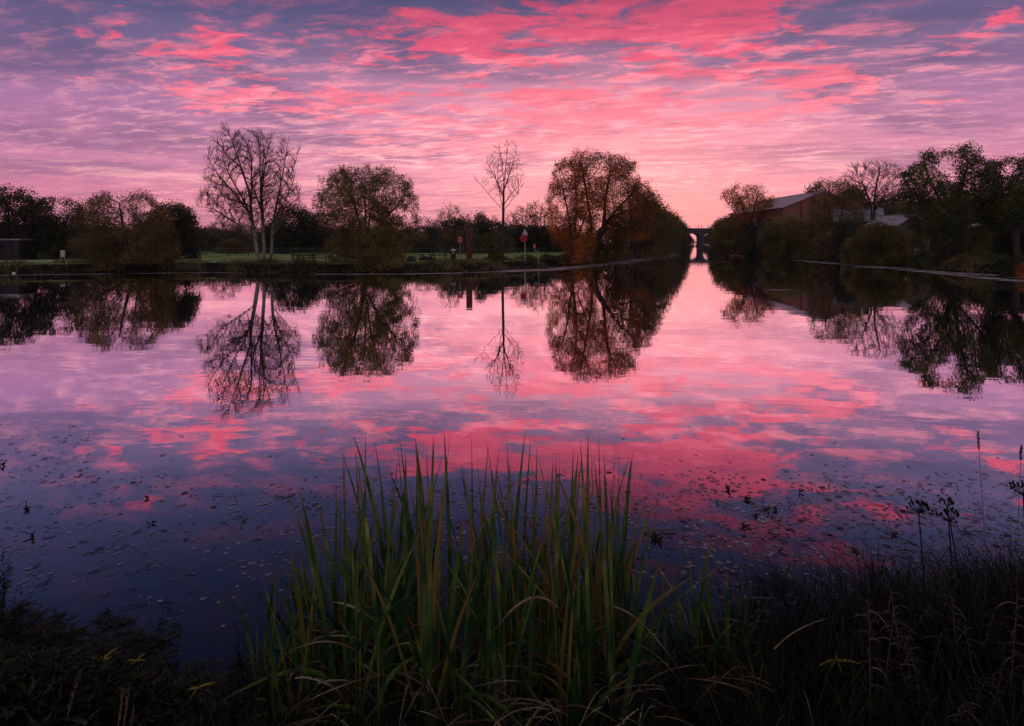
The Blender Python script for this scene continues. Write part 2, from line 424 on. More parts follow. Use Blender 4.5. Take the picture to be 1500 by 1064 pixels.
NTREE = 0
def tree(name, label, cat, px, Y, prof_px, base_z=.8, stems=None, R0=.18, group=None, lm=None, bark=None, seed=None, rz=0, name_leaf='foliage', **kw):
    """a tree drawn by its own crown profile: [(py, px left, px right)] at distance Y"""
    global NTREE
    NTREE += 1; rng = np.random.default_rng(seed or 100 + NTREE)
    x0 = ux(px, Y)
    prof = [(uz(py, Y) - base_z, ux(a, Y) - x0, ux(b, Y) - x0) for py, a, b in prof_px]
    zb = min(p[0] for p in prof); zt = max(p[0] for p in prof)
    if stems is None: st = [[(0, 0, -.3), (0, 0, max(.3, zb * .9 + .1 * zt)), ((prof[0][1] + prof[0][2]) * .25, 0, zb * .55 + .45 * zt)]]
    else: st = [[(0, 0, -.3)] + [(ux(a, Y) - x0, dy, uz(b, Y) - base_z) for a, b, dy in s] for s in stems]
    kw.setdefault('nA', 900); kw.setdefault('step', .4)
    a, b, c = tree_meshes(prof, st, R0, rng=rng, **kw)
    root = thing(name, label, cat, (x0, Y, base_z), rz, group)
    obj('trunk', a, bark or M['bark'], root)
    if b: obj('branches', b, M['twig'] if bark is None else bark, root)
    if c: obj(name_leaf, c, lm, root)
    return root

# ================================================================== materials
M = {}
M['bark'] = mat('bark', (.035, .027, .022), .9, .4, 3, .4)
M['bark_pale'] = mat('pale_bark', (.15, .13, .115), .85, .45, 2.5, .4)
M['bark_ash'] = mat('ash_bark', (.16, .135, .12), .85, .4, 2.5, .4)
_t = NT(M['bark_ash'].node_tree); _p = _t.n['Principled BSDF']; _src = _p.inputs['Base Color'].links[0].from_socket      # lichen-pale lower trunks, dark twigs
_tc = _t.new('ShaderNodeTexCoord'); _s = _t.new('ShaderNodeSeparateXYZ'); _t.l.new(_tc.outputs['Object'], _s.inputs[0])
_t.set(_p.inputs['Base Color'], _t.mix(_t.smooth(_t.m('ADD', _s.outputs[2], _t.m('MULTIPLY', _t.noise(_tc.outputs['Object'], 1.2, 4), 3)), 4.2, 6.5), _src, (.04, .026, .022)))
M['twig'] = mat('twig', (.04, .027, .022), .8, .3, 2)
M['l_dark'] = leaf_mat('dark_leaves', [(.016, .022, .013), (.036, .044, .022), (.065, .07, .032)])
M['l_olive'] = leaf_mat('olive_leaves', [(.06, .05, .018), (.14, .11, .03), (.27, .20, .05)])
M['l_brown'] = leaf_mat('brown_leaves', [(.055, .042, .018), (.12, .085, .032), (.24, .155, .05)])
M['l_green'] = leaf_mat('green_leaves', [(.022, .036, .014), (.055, .075, .022), (.17, .15, .035)])
M['l_rust'] = leaf_mat('rust_leaves', [(.07, .04, .018), (.26, .10, .026), (.60, .17, .035)], trans=.5)
M['l_orange'] = leaf_mat('orange_leaves', [(.10, .05, .018), (.30, .11, .022), (.62, .21, .04)], trans=.5)
M['l_gold'] = leaf_mat('golden_leaves', [(.06, .06, .02), (.15, .12, .035), (.36, .27, .07)])

# ================================================================== the water's outline
def og(px, py): return on_ground(px, py)
SH = [(-70, 54), (-52, 52.5), og(-60, 402), og(0, 401), og(80, 400), og(150, 399), og(230, 397.5), og(300, 397), og(360, 398.5), og(430, 399.5), og(475, 400.5), og(520, 399.5),
      og(590, 400), og(640, 399), og(700, 397), og(750, 394.5), og(800, 390), og(850, 386.5), og(900, 382), og(940, 378.5), og(970, 373.5), og(990, 368.5),
      (83, 300), (113, 400), (ux(1010, 520), 520), (ux(1014.5, 800), 800), (ux(1017.5, 1700), 1700), (ux(1021, 1710), 1710), (ux(1025, 800), 800), (ux(1036, 520), 520), (134, 400), (99, 300), (87, 262), og(1085, 368.5), og(1108, 371), og(1130, 374), og(1150, 377), og(1185, 380.5), og(1215, 383), og(1240, 386),
      og(1290, 388.5), og(1340, 391.5), og(1375, 397), og(1430, 399), og(1500, 401), og(1560, 403), (62, 44), (74, 30), (66, 14), (30, 10), (12, 7.2), (6, 5.2), (4.5, 4.6), (3.65, 4.3), (2.8, 4.15), (1.97, 3.9), (1.35, 3.6), (1.0, 3.2),
      (0, 2.95), (-.9, 2.95), (-1.5, 3.2), (-2.3, 3.58), (-3.3, 3.92), (-4.2, 4.12), (-6, 4.4), (-12, 5), (-40, 6), (-72, 12)]
SH = np.array(SH, float)
def water_sd(x, y):
    """signed distance to the shore, positive on land"""
    x = np.asarray(x, float).ravel(); y = np.asarray(y, float).ravel()
    A = SH; B = np.roll(SH, -1, 0); d2 = np.full(len(x), 1e18); ins = np.zeros(len(x), bool)
    for a, b in zip(A, B):
        e = b - a; px_ = x - a[0]; py_ = y - a[1]; t = np.clip((px_ * e[0] + py_ * e[1]) / (e @ e), 0, 1)
        d2 = np.minimum(d2, (px_ - t * e[0]) ** 2 + (py_ - t * e[1]) ** 2)
        c = ((a[1] > y) != (b[1] > y)); 
        with np.errstate(divide='ignore', invalid='ignore'):
            xi = (b[0] - a[0]) * (y - a[1]) / (b[1] - a[1]) + a[0]
        ins ^= c & (x < xi)
    d = np.sqrt(d2); return np.where(ins, -d, d)
def sstep(t): t = np.clip(t, 0, 1); return t * t * (3 - 2 * t)
def terrain(x, y):
    x = np.asarray(x, float).ravel(); y = np.asarray(y, float).ravel(); d = water_sd(x, y)
    near = y < 9
    wob = .10 * np.sin(x * 3.1 + 1.3 * np.sin(y * 2.3)) * np.cos(y * 2.7 + x)
    dn = d + wob * .6
    hn = .05 + .12 * sstep(dn / .4) + .13 * np.clip(dn, 0, 3.5) + .03 * np.sin(x * 7) * np.sin(y * 6)
    df = d + .25 * np.sin(x * 1.7) * np.sin(y * 1.3 + x * .5)
    hf = .06 + .74 * sstep(df / 1.3) + .04 * np.sin(x * .31) * np.sin(y * .27)
    # rising ground on the right beyond the houses
    hill = 22 * sstep((x * .9 - 95) / 90) * sstep((y - 130) / 120) * np.where(x > 0, 1, 0) * sstep((x / np.maximum(y, 1) - .42) / .12)
    h = np.where(near, hn, hf + hill)
    return np.where((dn if False else np.where(near, dn, df)) > 0, h, .05 - .8 * sstep(-d / 2.0))
def ground_z(x, y): return float(terrain([x], [y])[0])

# ------------------------------------------------------------------ ground sheet
def axis(c, a, dt, lo, hi):
    t0 = math.asinh((lo - c) / a); t1 = math.asinh((hi - c) / a); n = int((t1 - t0) / dt); return c + a * np.sinh(np.linspace(t0, t1, n))
gx = axis(0, 9, .0135, -6000, 6000); gy = axis(3.2, 9, .0135, -40, 9000)
GX, GY = np.meshgrid(gx, gy); GZ = terrain(GX, GY); nx, ny = len(gx), len(gy)
ii = np.arange(nx * ny).reshape(ny, nx)
F = np.stack([ii[:-1, :-1], ii[:-1, 1:], ii[1:, 1:], ii[1:, :-1]], -1).reshape(-1, 4)
gm_ = mesh_np('ground', np.stack([GX.ravel(), GY.ravel(), GZ], 1), [F])
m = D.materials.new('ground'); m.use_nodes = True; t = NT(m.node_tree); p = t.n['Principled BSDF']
geo = t.new('ShaderNodeNewGeometry'); s3 = t.new('ShaderNodeSeparateXYZ'); t.l.new(geo.outputs['Position'], s3.inputs[0])
nA_ = t.noise(geo.outputs['Position'], .25, 5, .6); nB_ = t.noise(geo.outputs['Position'], 7, 6, .65)
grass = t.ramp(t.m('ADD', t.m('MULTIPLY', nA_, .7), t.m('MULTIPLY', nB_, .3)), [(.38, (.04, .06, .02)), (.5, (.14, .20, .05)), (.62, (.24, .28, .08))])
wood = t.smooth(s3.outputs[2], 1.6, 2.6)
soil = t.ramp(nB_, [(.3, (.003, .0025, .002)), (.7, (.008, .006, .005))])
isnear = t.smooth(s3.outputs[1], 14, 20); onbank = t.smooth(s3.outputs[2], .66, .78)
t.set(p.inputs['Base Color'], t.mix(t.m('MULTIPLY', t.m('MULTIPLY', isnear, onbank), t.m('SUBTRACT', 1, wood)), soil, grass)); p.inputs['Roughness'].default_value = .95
p.inputs['Specular IOR Level'].default_value = .1
b = t.new('ShaderNodeBump'); b.inputs['Strength'].default_value = .6; b.inputs['Distance'].default_value = .04; t.set(b.inputs['Height'], nB_); t.l.new(b.outputs[0], p.inputs['Normal'])
M['ground'] = m
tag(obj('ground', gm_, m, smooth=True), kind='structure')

# ------------------------------------------------------------------ water
m = D.materials.new('water'); m.use_nodes = True; t = NT(m.node_tree); t.n.clear()
geo = t.new('ShaderNodeNewGeometry'); sp = t.new('ShaderNodeSeparateXYZ'); t.l.new(geo.outputs['Position'], sp.inputs[0])
nn = t.noise(t.xyz(t.m('MULTIPLY', sp.outputs[0], .35), sp.outputs[1], 0), .55, 3, .55, .3)
nf = t.noise(t.xyz(t.m('MULTIPLY', sp.outputs[0], .6), sp.outputs[1], 4), 4.5, 2, .5)
hsum = t.m('ADD', t.m('MULTIPLY', nn, .009), t.m('MULTIPLY', nf, .0007))
bp = t.new('ShaderNodeBump'); bp.inputs['Strength'].default_value = .5; bp.inputs['Distance'].default_value = 1.0; t.set(bp.inputs['Height'], hsum)
lw = t.new('ShaderNodeLayerWeight'); lw.inputs[0].default_value = .5; t.l.new(bp.outputs[0], lw.inputs['Normal'])
fac = t.ramp(t.m('SUBTRACT', 1, lw.outputs['Facing']), [(0, .98), (.10, .95), (.2, .88), (.27, .74), (.32, .60), (.37, .44), (.43, .28), (.5, .17), (.6, .09), (.8, .05), (1, .04)])
gl = t.new('ShaderNodeBsdfGlossy'); gl.inputs['Roughness'].default_value = .008; gl.inputs[0].default_value = (1, .96, 1, 1); t.l.new(bp.outputs[0], gl.inputs['Normal'])
df = t.new('ShaderNodeBsdfDiffuse'); df.inputs[0].default_value = (.003, .006, .014, 1)
mx = t.new('ShaderNodeMixShader'); t.set(mx.inputs[0], fac); t.l.new(df.outputs[0], mx.inputs[1]); t.l.new(gl.outputs[0], mx.inputs[2])
oo = t.new('ShaderNodeOutputMaterial'); t.l.new(mx.outputs[0], oo.inputs[0]); M['water'] = m
me = D.meshes.new('water'); me.from_pydata([(-200, -2, 0), (700, -2, 0), (700, 1800, 0), (-200, 1800, 0)], [], [(0, 1, 2, 3)])
tag(obj('water', me, m), kind='structure')

# ------------------------------------------------------------------ distant hills on the left
hx = np.linspace(-3200, 3200, 160); rows = 8
V = []
for j in range(rows):
    s_ = j / (rows - 1)
    for x in hx:
        hgt = 62 + 18 * math.sin(x / 420 + .6) + 9 * math.sin(x / 130) - 22 * sstep(np.array([(x + 200) / 900]))[0]
        hgt = 9 + (hgt - 9) * float(sstep(np.array([(-x - 450) / 500.]))[0])
        V.append((x, 2300 + 900 * s_, hgt * math.sin(min(1, s_ * 1.6) * math.pi / 2) - 2))
ii = np.arange(len(V)).reshape(rows, -1)
F = np.stack([ii[:-1, :-1], ii[:-1, 1:], ii[1:, 1:], ii[1:, :-1]], -1).reshape(-1, 4)
M['hill'] = mat('hill', (.10, .11, .12), .95, .3, .004, detail=6)
tag(obj('hills', mesh_np('hills', np.array(V), [F]), M['hill'], smooth=True), kind='structure')

# ================================================================== trees of the far banks
DENSE = dict(nA=800, step=.45, rt=.03, hole=.3, leaf=(24, .21, .32, 4))
# --- left bank
tree('dark_tree', 'dark green tree at the far left edge behind the low hut', 'tree', 12, 66,
     [(275, 5, 28), (283, -12, 42), (300, -28, 50), (340, -32, 52), (378, -25, 48)], lm=M['l_dark'], **DENSE)
tree('dark_tree', 'dark bushy tree with a ragged flat top behind the white notice board', 'tree', 84, 68,
     [(291, 62, 84), (297, 50, 112), (310, 44, 120), (345, 44, 122), (378, 50, 118)], lm=M['l_dark'], **DENSE)
tree('willow_tree', 'wide round brown-leaved willow leaning out over the left bank', 'tree', 195, 57,
     [(280, 165, 205), (288, 142, 220), (305, 126, 236), (330, 116, 246), (352, 113, 254), (372, 120, 257), (390, 145, 246)],
     stems=[[(190, 370, 0), (180, 330, 0), (172, 300, .3)], [(198, 372, .2), (212, 335, .3), (222, 305, 0)], [(197, 360, .3), (196, 320, 0)], [(180, 378, -.3), (150, 360, -.5)], [(210, 378, -.3), (235, 362, -.5)]],
     lm=M['l_brown'], R0=.28, nA=2000, step=.33, rt=.018, hole=.42, freq=.5, leaf=(22, .14, .23, 4))
tree('dark_tree', 'dark tree close behind the right side of the round brown willow', 'tree', 256, 68,
     [(298, 240, 260), (306, 230, 276), (325, 222, 285), (350, 222, 290), (378, 226, 288)], lm=M['l_dark'], **DENSE)
# bare ash
tree('bare_tree', 'tall leafless tree with three pale trunks and a fan of upward branches', 'tree', 387, 57,
     [(184, 324, 334), (192, 318, 352), (206, 314, 408), (216, 308, 420), (228, 306, 430), (250, 302, 436), (280, 296, 440), (303, 290, 441), (318, 305, 432), (334, 330, 410)],
     stems=[[(378, 378, 0), (371, 340, .2), (367, 318, .2), (364, 285, .3), (352, 245, .2), (338, 205, .2), (326, 183, .2)],
            [(372, 345, 0), (345, 325, -.5), (318, 306, -.8), (296, 303, -1.0)],
            [(366, 315, 0), (350, 288, -.4), (328, 262, -.7), (308, 232, -.6)], [(358, 300, .5), (330, 290, .9), (302, 282, 1)],
            [(366, 300, .4), (362, 255, .9), (360, 215, 1)], [(352, 245, .2), (330, 228, .6), (314, 208, .8)], [(369, 330, .2), (366, 298, -1), (348, 262, -1.5), (336, 230, -1.7)],
            [(387, 368, 0), (385, 325, 0), (384, 280, -.4), (388, 230, -.2), (384, 195, 0)], [(386, 330, .2), (376, 280, 1), (372, 235, 1.2), (370, 200, 1.3)],
            [(385, 290, -.4), (394, 245, -1), (402, 205, -1)], [(385, 310, -.3), (378, 270, -1.4), (380, 228, -1.8)],
            [(397, 375, .2), (396, 335, .5), (404, 312, .6), (418, 285, .5), (430, 258, .4)], [(396, 330, .5), (402, 285, 1), (410, 245, 1), (416, 205, 1)],
            [(404, 312, .6), (424, 300, .2), (439, 288, 0)], [(402, 285, 1), (420, 250, 1.4), (430, 215, 1.5)], [(399, 345, 0), (415, 328, -.4), (432, 312, -.6)]],
     R0=.25, nA=3600, step=.25, up=.5, rt=.0155, hole=.2, freq=.5, shell=.0, thin=.6, twig=3, twig_len=1.0, twig_up=.6, thick=.05, wob=.1, kill=1.9, depth=.7, bark=M['bark_ash'])
tree('leafy_tree', 'rounded olive and brown leafy tree right of the bare tree, leaves down to the water', 'tree', 535, 56,
     [(244, 508, 552), (250, 488, 582), (262, 470, 602), (285, 464, 611), (310, 461, 613), (335, 466, 614), (358, 474, 606), (378, 480, 592), (398, 488, 580)],
     stems=[[(533, 370, 0), (528, 335, 0), (518, 300, .4), (500, 270, .4)], [(536, 360, .2), (540, 320, .4), (548, 280, .3)], [(538, 365, 0), (560, 325, -.4), (585, 300, -.4)],
            [(530, 380, -.4), (500, 372, -.9)], [(540, 380, -.4), (572, 374, -.9)], [(534, 340, .5), (532, 300, .8), (530, 262, .8)]],
     lm=M['l_olive'], R0=.3, nA=3000, step=.3, rt=.015, hole=.40, freq=.55, leaf=(22, .14, .19, 4))
tree('slender_bare_tree', 'slender leafless tree with one straight trunk beside the rusty steel column', 'tree', 737, 61,
     [(210, 732, 756), (222, 722, 760), (240, 710, 766), (262, 710, 770), (278, 718, 768), (292, 728, 760)],
     stems=[[(736, 375, 0), (737, 320, 0), (738, 270, 0), (735, 235, .1), (731, 213, 0)], [(737, 308, 0), (722, 292, -.3), (704, 270, -.6), (695, 262, -.7)], [(738, 300, .1), (750, 282, .5), (764, 268, .5)],
            [(738, 306, .1), (733, 292, .9), (728, 250, .8)], [(738, 285, 0), (724, 258, .3), (712, 235, .2)], [(738, 280, 0), (750, 245, -.4), (757, 218, -.3)], [(738, 270, 0), (742, 235, .3), (744, 212, .2)], [(738, 290, 0), (728, 270, -.8), (722, 240, -.9)], [(738, 310, 0), (748, 296, -.5), (760, 282, -.8)]],
     R0=.14, nA=700, step=.22, up=.45, rt=.013, hole=.15, thin=.4, twig=2, twig_len=.6, twig_up=.6)
# the big group at the mouth of the channel
tree('orange_leaved_tree', 'tall many-stemmed tree with orange leaves at the corner of the channel', 'tree', 838, 69,
     [(232, 826, 848), (245, 810, 862), (270, 806, 868), (295, 800, 874), (330, 804, 876), (360, 812, 872), (385, 822, 862)],
     stems=[[(838, 360, 0), (832, 310, 0), (822, 265, 0)], [(840, 350, .2), (846, 300, .5), (842, 250, .4)], [(844, 352, 0), (860, 310, -.3)]],
     lm=M['l_orange'], R0=.25, nA=2000, step=.32, rt=.016, hole=.42, freq=.55, leaf=(18, .145, .21, 4), twig=1)
tree('leaning_willow', 'largest willow, its thick dark trunk leaning right over the channel bank', 'tree', 858, 70,
     [(220, 840, 862), (228, 836, 905), (240, 832, 930), (258, 842, 948), (280, 856, 956), (305, 868, 962), (330, 880, 962), (350, 886, 950)],
     stems=[[(862, 372, 0), (880, 340, 0), (902, 308, 0), (925, 285, 0), (940, 262, 0)], [(868, 358, 0), (866, 320, .3), (858, 275, .4), (852, 240, .4)], [(884, 335, .2), (888, 290, .6), (896, 245, .6)],
            [(895, 318, 0), (930, 305, -.6), (955, 300, -.8)], [(890, 328, -.3), (915, 335, -1), (940, 338, -1.4)]],
     lm=M['l_rust'], R0=.5, nA=2300, step=.34, up=.2, rt=.016, hole=.44, freq=.4, leaf=(16, .145, .25, 4), twig=2, twig_len=.6)
tree('bank_tree', 'broad brown tree right of the leaning willow, drooping to the channel', 'tree', 932, 84,
     [(258, 925, 945), (272, 905, 960), (290, 895, 968), (320, 890, 975), (350, 888, 978), (374, 895, 965)],
     stems=[[(930, 350, 0), (922, 310, 0)], [(934, 345, 0), (950, 300, 0)], [(930, 360, -.3), (905, 350, -1)], [(934, 362, 0), (960, 350, 0)]],
     lm=M['l_brown'], R0=.3, nA=1500, step=.4, rt=.02, hole=.36, leaf=(13, .22, .3, 4), twig=1)
tree('low_bank_bush', 'low brown bush under the leaning willow at the water edge', 'bush', 890, 75,
     [(335, 872, 905), (350, 862, 918), (368, 862, 922), (382, 872, 912)], lm=M['l_brown'], nA=600, step=.3, rt=.02, hole=.25, R0=.1, leaf=(16, .19, .25, 4))
# --- right bank
tree('pollard_willow', 'tall thin-crowned tree by the bridge, twiggy domed top against the pink sky', 'tree', 1094, 132,
     [(268, 1083, 1100), (273, 1070, 1128), (284, 1058, 1134), (298, 1056, 1132), (312, 1066, 1126), (330, 1074, 1116)],
     stems=[[(1094, 350, 0), (1092, 320, 0), (1085, 290, 0)], [(1096, 345, 0), (1104, 310, 0), (1110, 285, 0)], [(1093, 335, 0), (1072, 305, 0)], [(1098, 335, 0), (1120, 305, 0)]],
     lm=M['l_rust'], R0=.5, nA=1100, step=.5, rt=.03, hole=.5, freq=.22, leaf=(8, .28, .45, 3), twig=2, twig_len=.9)
tree('bank_bush', 'large drab bush at the right mouth of the far channel, next to the bridge', 'bush', 1076, 136,
     [(318, 1062, 1085), (326, 1050, 1100), (342, 1042, 1110), (356, 1042, 1112), (366, 1050, 1105)], lm=M['l_olive'], nA=800, step=.5, rt=.035, hole=.25, R0=.2, leaf=(18, .33, .5, 4))
tree('olive_bush', 'rounded olive-green bush below the brick building on the right bank', 'bush', 1152, 108,
     [(318, 1140, 1172), (326, 1124, 1188), (345, 1114, 1196), (362, 1114, 1198), (378, 1124, 1190)],
     lm=M['l_olive'], nA=1100, step=.42, rt=.03, hole=.3, R0=.2, leaf=(17, .28, .4, 4))
tree('brown_tree', 'brown twiggy tree hiding the right end of the brick building', 'tree', 1222, 90,
     [(262, 1205, 1238), (272, 1192, 1252), (295, 1186, 1260), (330, 1186, 1262), (362, 1190, 1258), (382, 1200, 1250)],
     stems=[[(1222, 350, 0), (1215, 310, 0), (1208, 285, 0)], [(1224, 345, 0), (1236, 300, 0)]], lm=M['l_brown'], R0=.25, nA=1500, step=.4, rt=.02, hole=.38, freq=.4, leaf=(18, .18, .32, 4), twig=2, twig_len=.6)
tree('leafless_tree', 'leafless grey tree showing over the roofs on the right bank', 'tree', 1278, 96,
     [(240, 1255, 1300), (248, 1242, 1316), (265, 1238, 1322), (285, 1244, 1318), (305, 1255, 1305)],
     stems=[[(1278, 340, 0), (1276, 300, 0), (1262, 265, 0)], [(1280, 320, 0), (1282, 280, 0), (1288, 250, 0)], [(1281, 310, 0), (1302, 275, 0)]],
     R0=.24, nA=2200, step=.34, up=.5, rt=.02, hole=.1, thin=.5, twig=3, twig_len=1.2, twig_up=.7)
tree('grey_willow', 'fine-twigged dull bush in front of the grey slate roof', 'bush', 1258, 82,
     [(300, 1245, 1275), (318, 1235, 1290), (345, 1232, 1290), (375, 1238, 1280)], lm=M['l_brown'], R0=.14, nA=700, step=.36, rt=.016, hole=.4, leaf=(3, .2, .24, 4), twig=2, twig_len=.6)
tree('round_bush', 'dense round olive bush at the water edge below the slate roofs', 'bush', 1288, 70,
     [(328, 1276, 1304), (336, 1262, 1316), (352, 1252, 1324), (370, 1250, 1326), (386, 1256, 1322)],
     lm=M['l_olive'], nA=1300, step=.3, rt=.018, hole=.2, R0=.14, leaf=(24, .15, .24, 4))
tree('pale_bush', 'low pale yellowish bush left of the dense round bush', 'bush', 1256, 73,
     [(350, 1246, 1268), (362, 1234, 1274), (386, 1238, 1270)], lm=M['l_gold'], nA=420, step=.3, rt=.018, hole=.25, R0=.1, leaf=(14, .18, .22, 4))
tree('big_dark_tree', 'largest dark tree on the right bank with golden leaves on its left limb', 'tree', 1392, 60,
     [(209, 1425, 1442), (216, 1385, 1444), (224, 1350, 1444), (236, 1352, 1450), (250, 1326, 1455), (266, 1314, 1455), (285, 1316, 1458), (300, 1335, 1460), (312, 1326, 1460), (330, 1336, 1456), (360, 1344, 1448), (392, 1356, 1432)],
     stems=[[(1394, 360, 0), (1385, 310, 0), (1362, 265, 0), (1352, 235, 0)], [(1398, 350, 0), (1408, 290, .3), (1420, 240, .2)], [(1388, 330, 0), (1360, 300, -.4), (1330, 280, -.6)], [(1400, 345, 0), (1430, 310, -.2), (1445, 290, 0)], [(1392, 375, -.5), (1370, 365, -1.2)], [(1396, 370, -.5), (1420, 360, -1.2)]],
     lm=M['l_green'], R0=.42, nA=3000, step=.34, rt=.02, hole=.50, freq=.42, leaf=(15, .18, .22, 4), depth=.7)
tree('big_dark_tree', 'dark green tree at the right edge of the water, left of the pale-roofed shed', 'tree', 1490, 58,
     [(232, 1470, 1510), (240, 1455, 1535), (262, 1448, 1550), (290, 1446, 1555), (315, 1450, 1550), (330, 1462, 1540)],
     stems=[[(1488, 360, 0), (1486, 320, 0), (1478, 270, 0)], [(1490, 330, 0), (1510, 290, 0)]],
     lm=M['l_green'], R0=.32, nA=2400, step=.34, rt=.02, hole=.4, freq=.45, leaf=(15, .18, .25, 4))
tree('orange_shrub', 'small orange-leaved shrub at the right edge by the water', 'bush', 1502, 46.5,
     [(388, 1496, 1508), (396, 1489, 1514), (407, 1490, 1514)], base_z=.3, lm=M['l_orange'], nA=160, step=.14, rt=.01, hole=.2, R0=.03, leaf=(12, .09, .1, 4))
for k, (px, top, Y, w_, cols, lab) in enumerate([
        (1352, 372, 63, 16, 'l_green', 'low green bush left of the foot of the largest dark tree'),
        (1380, 378, 61, 16, 'l_green', 'low yellow-green bush directly under the largest dark tree'),
        (1412, 377, 59, 16, 'l_dark', 'low dark bush right of the foot of the largest dark tree'),
        (1446, 374, 56, 22, 'l_green', 'long low bush on the bank in front of the pale-roofed shed'),
        (1482, 379, 53, 20, 'l_dark', 'low dark bush on the bank near the orange shrub'),
        (1336, 372, 68, 12, 'l_gold', 'straw-coloured bush on the bank between round bush and largest dark tree')]):
    tree('bank_bush', lab, 'bush', px, Y, [(top, px - w_ * .5, px + w_ * .5), (top + 8, px - w_, px + w_), (397, px - w_, px + w_)], base_z=.5,
         lm=M[cols], nA=330, step=.26, rt=.015, hole=.2, R0=.07, leaf=(24, .12, .22, 4))
tree('low_bush', 'low yellowish bush spreading from the foot of the olive leafy tree', 'bush', 572, 54.5,
     [(368, 562, 582), (378, 548, 592), (398, 545, 596)], base_z=.5, lm=M['l_gold'], nA=360, step=.24, rt=.014, hole=.2, R0=.06, leaf=(14, .13, .18, 4))
tree('shore_bush', 'small dark green bush on the bank right of the rusty column', 'bush', 718, 61,
     [(357, 712, 724), (366, 706, 730), (380, 704, 732)], lm=M['l_green'], nA=260, step=.24, rt=.014, hole=.2, R0=.06, leaf=(14, .14, .2, 4))

# --- kinds that stand in rows: one of each built, then copied
def kind_tree(name, H, W, lm, seed, bare=False, **kw):
    rng = np.random.default_rng(seed); NTR = globals(); z0 = kw.pop('z0', .12)
    prof = [(H * z0, -W * .35, W * .38), (H * .35, -W * .5, W * .5), (H * .65, -W * .47, W * .44), (H * .87, -W * .3, W * .32), (H, -W * .1, W * .12)]
    stems = [[(0, 0, -.4), (0, 0, H * .3), (W * .04, 0, H * .55)], [(0, 0, -.4), (-.1, .1, H * .25), (-W * .2, .4, H * .5)]]
    a, b, c = tree_meshes(prof, stems, kw.pop('R0', .22), rng=rng, **kw)
    root = thing(name, 'x', 'tree'); obj('trunk', a, M['bark'], root)
    if b: obj('branches', b, M['twig'], root)
    if c: obj('foliage', c, lm, root)
    return root
K = [kind_tree('hedgerow_tree', 8, 8, M['l_dark'], 1, nA=480, step=.6, rt=.04, hole=.3, leaf=(17, .36, .5, 4), z0=.02),
     kind_tree('hedgerow_tree', 8, 7, M['l_dark'], 2, nA=480, step=.6, rt=.04, hole=.38, leaf=(15, .36, .5, 4), z0=.02),
     kind_tree('hedgerow_tree', 8, 8, M['l_brown'], 3, nA=520, step=.55, rt=.03, hole=.42, leaf=(13, .3, .45, 4), twig=1, twig_len=.8, z0=.04),
     kind_tree('hedgerow_tree', 10, 8, M['l_brown'], 4, nA=800, step=.5, rt=.022, up=.35, hole=.3, leaf=(1, .3, .4, 2), twig=3, twig_len=1.0, z0=.2)]
used = set()
def place(k, px, Y, top, wide, label, group, base=None, rz=None, x=None):
    x = ux(px, Y) if x is None else x; gz = ground_z(x, Y) if base is None else base
    Hk = (8, 8, 8, 10)[k]; h = uz(top, Y) - gz; s = h / Hk; sw = wide / 8
    if k in used: o = copy_tree(K[k], (0, 0, 0))
    else: o = K[k]; used.add(k)
    o.location = (x, Y, gz); o.scale = (sw, sw, s); o.rotation_euler = (0, 0, rng0.uniform(0, 6.28) if rz is None else rz)
    o['label'] = label; o['group'] = group
    return o
rng0 = np.random.default_rng(77)
LAB_H = 'dark tree in the hedgerow line beyond the grass field'; G_H = 'trees of the hedgerow beyond the field'
LAB_B = 'thin leafless tree poking above the hedgerow beyond the grass field'; G_B = 'leafless trees in the hedgerow'
# the hedgerow behind the grass on the left: tops follow the photograph
px = -40
while px < 870:
    Y = 118 + rng0.uniform(-12, 14)
    top = 333 + rng0.uniform(-4, 4)
    if 600 < px < 830: top = 331 - 6 * math.sin((px - 600) / 230 * math.pi) + rng0.uniform(-5, 5)
    place(int(rng0.choice([0, 1, 2, 0])), px, Y, top, rng0.uniform(6.5, 9), LAB_H, G_H)
    if rng0.random() < .7: place(int(rng0.choice([1, 2])), px + 9, Y - 9, top + rng0.uniform(9, 16), rng0.uniform(6, 8), LAB_H, G_H)
    px += rng0.uniform(15, 22)
for px, top, Y in [(333, 315, 104), (322, 322, 112), (622, 316, 128), (640, 322, 135), (663, 297, 118), (655, 308, 130), (684, 312, 126), (718, 314, 122), (750, 309, 126), (768, 296, 120), (784, 293, 116), (797, 300, 122)]:
    place(3, px, Y, top, rng0.uniform(5.5, 8), LAB_B, G_B)
for px, top, Y, w_, k, lab in [(432, 303, 98, 9, 0, 'rounded dark evergreen between the bare tree and the leafy tree'), (408, 312, 100, 6, 1, 'smaller dark evergreen right beside the bare tree'),
                               (455, 312, 100, 7, 0, 'dark evergreen just left of the olive leafy tree'), (704, 312, 106, 3.6, 0, 'narrow dark evergreen behind the rusty column')]:
    o = place(k, px, Y, top, w_, lab, None, rz=1.1); o.pop('group', None) if 'group' in o else None
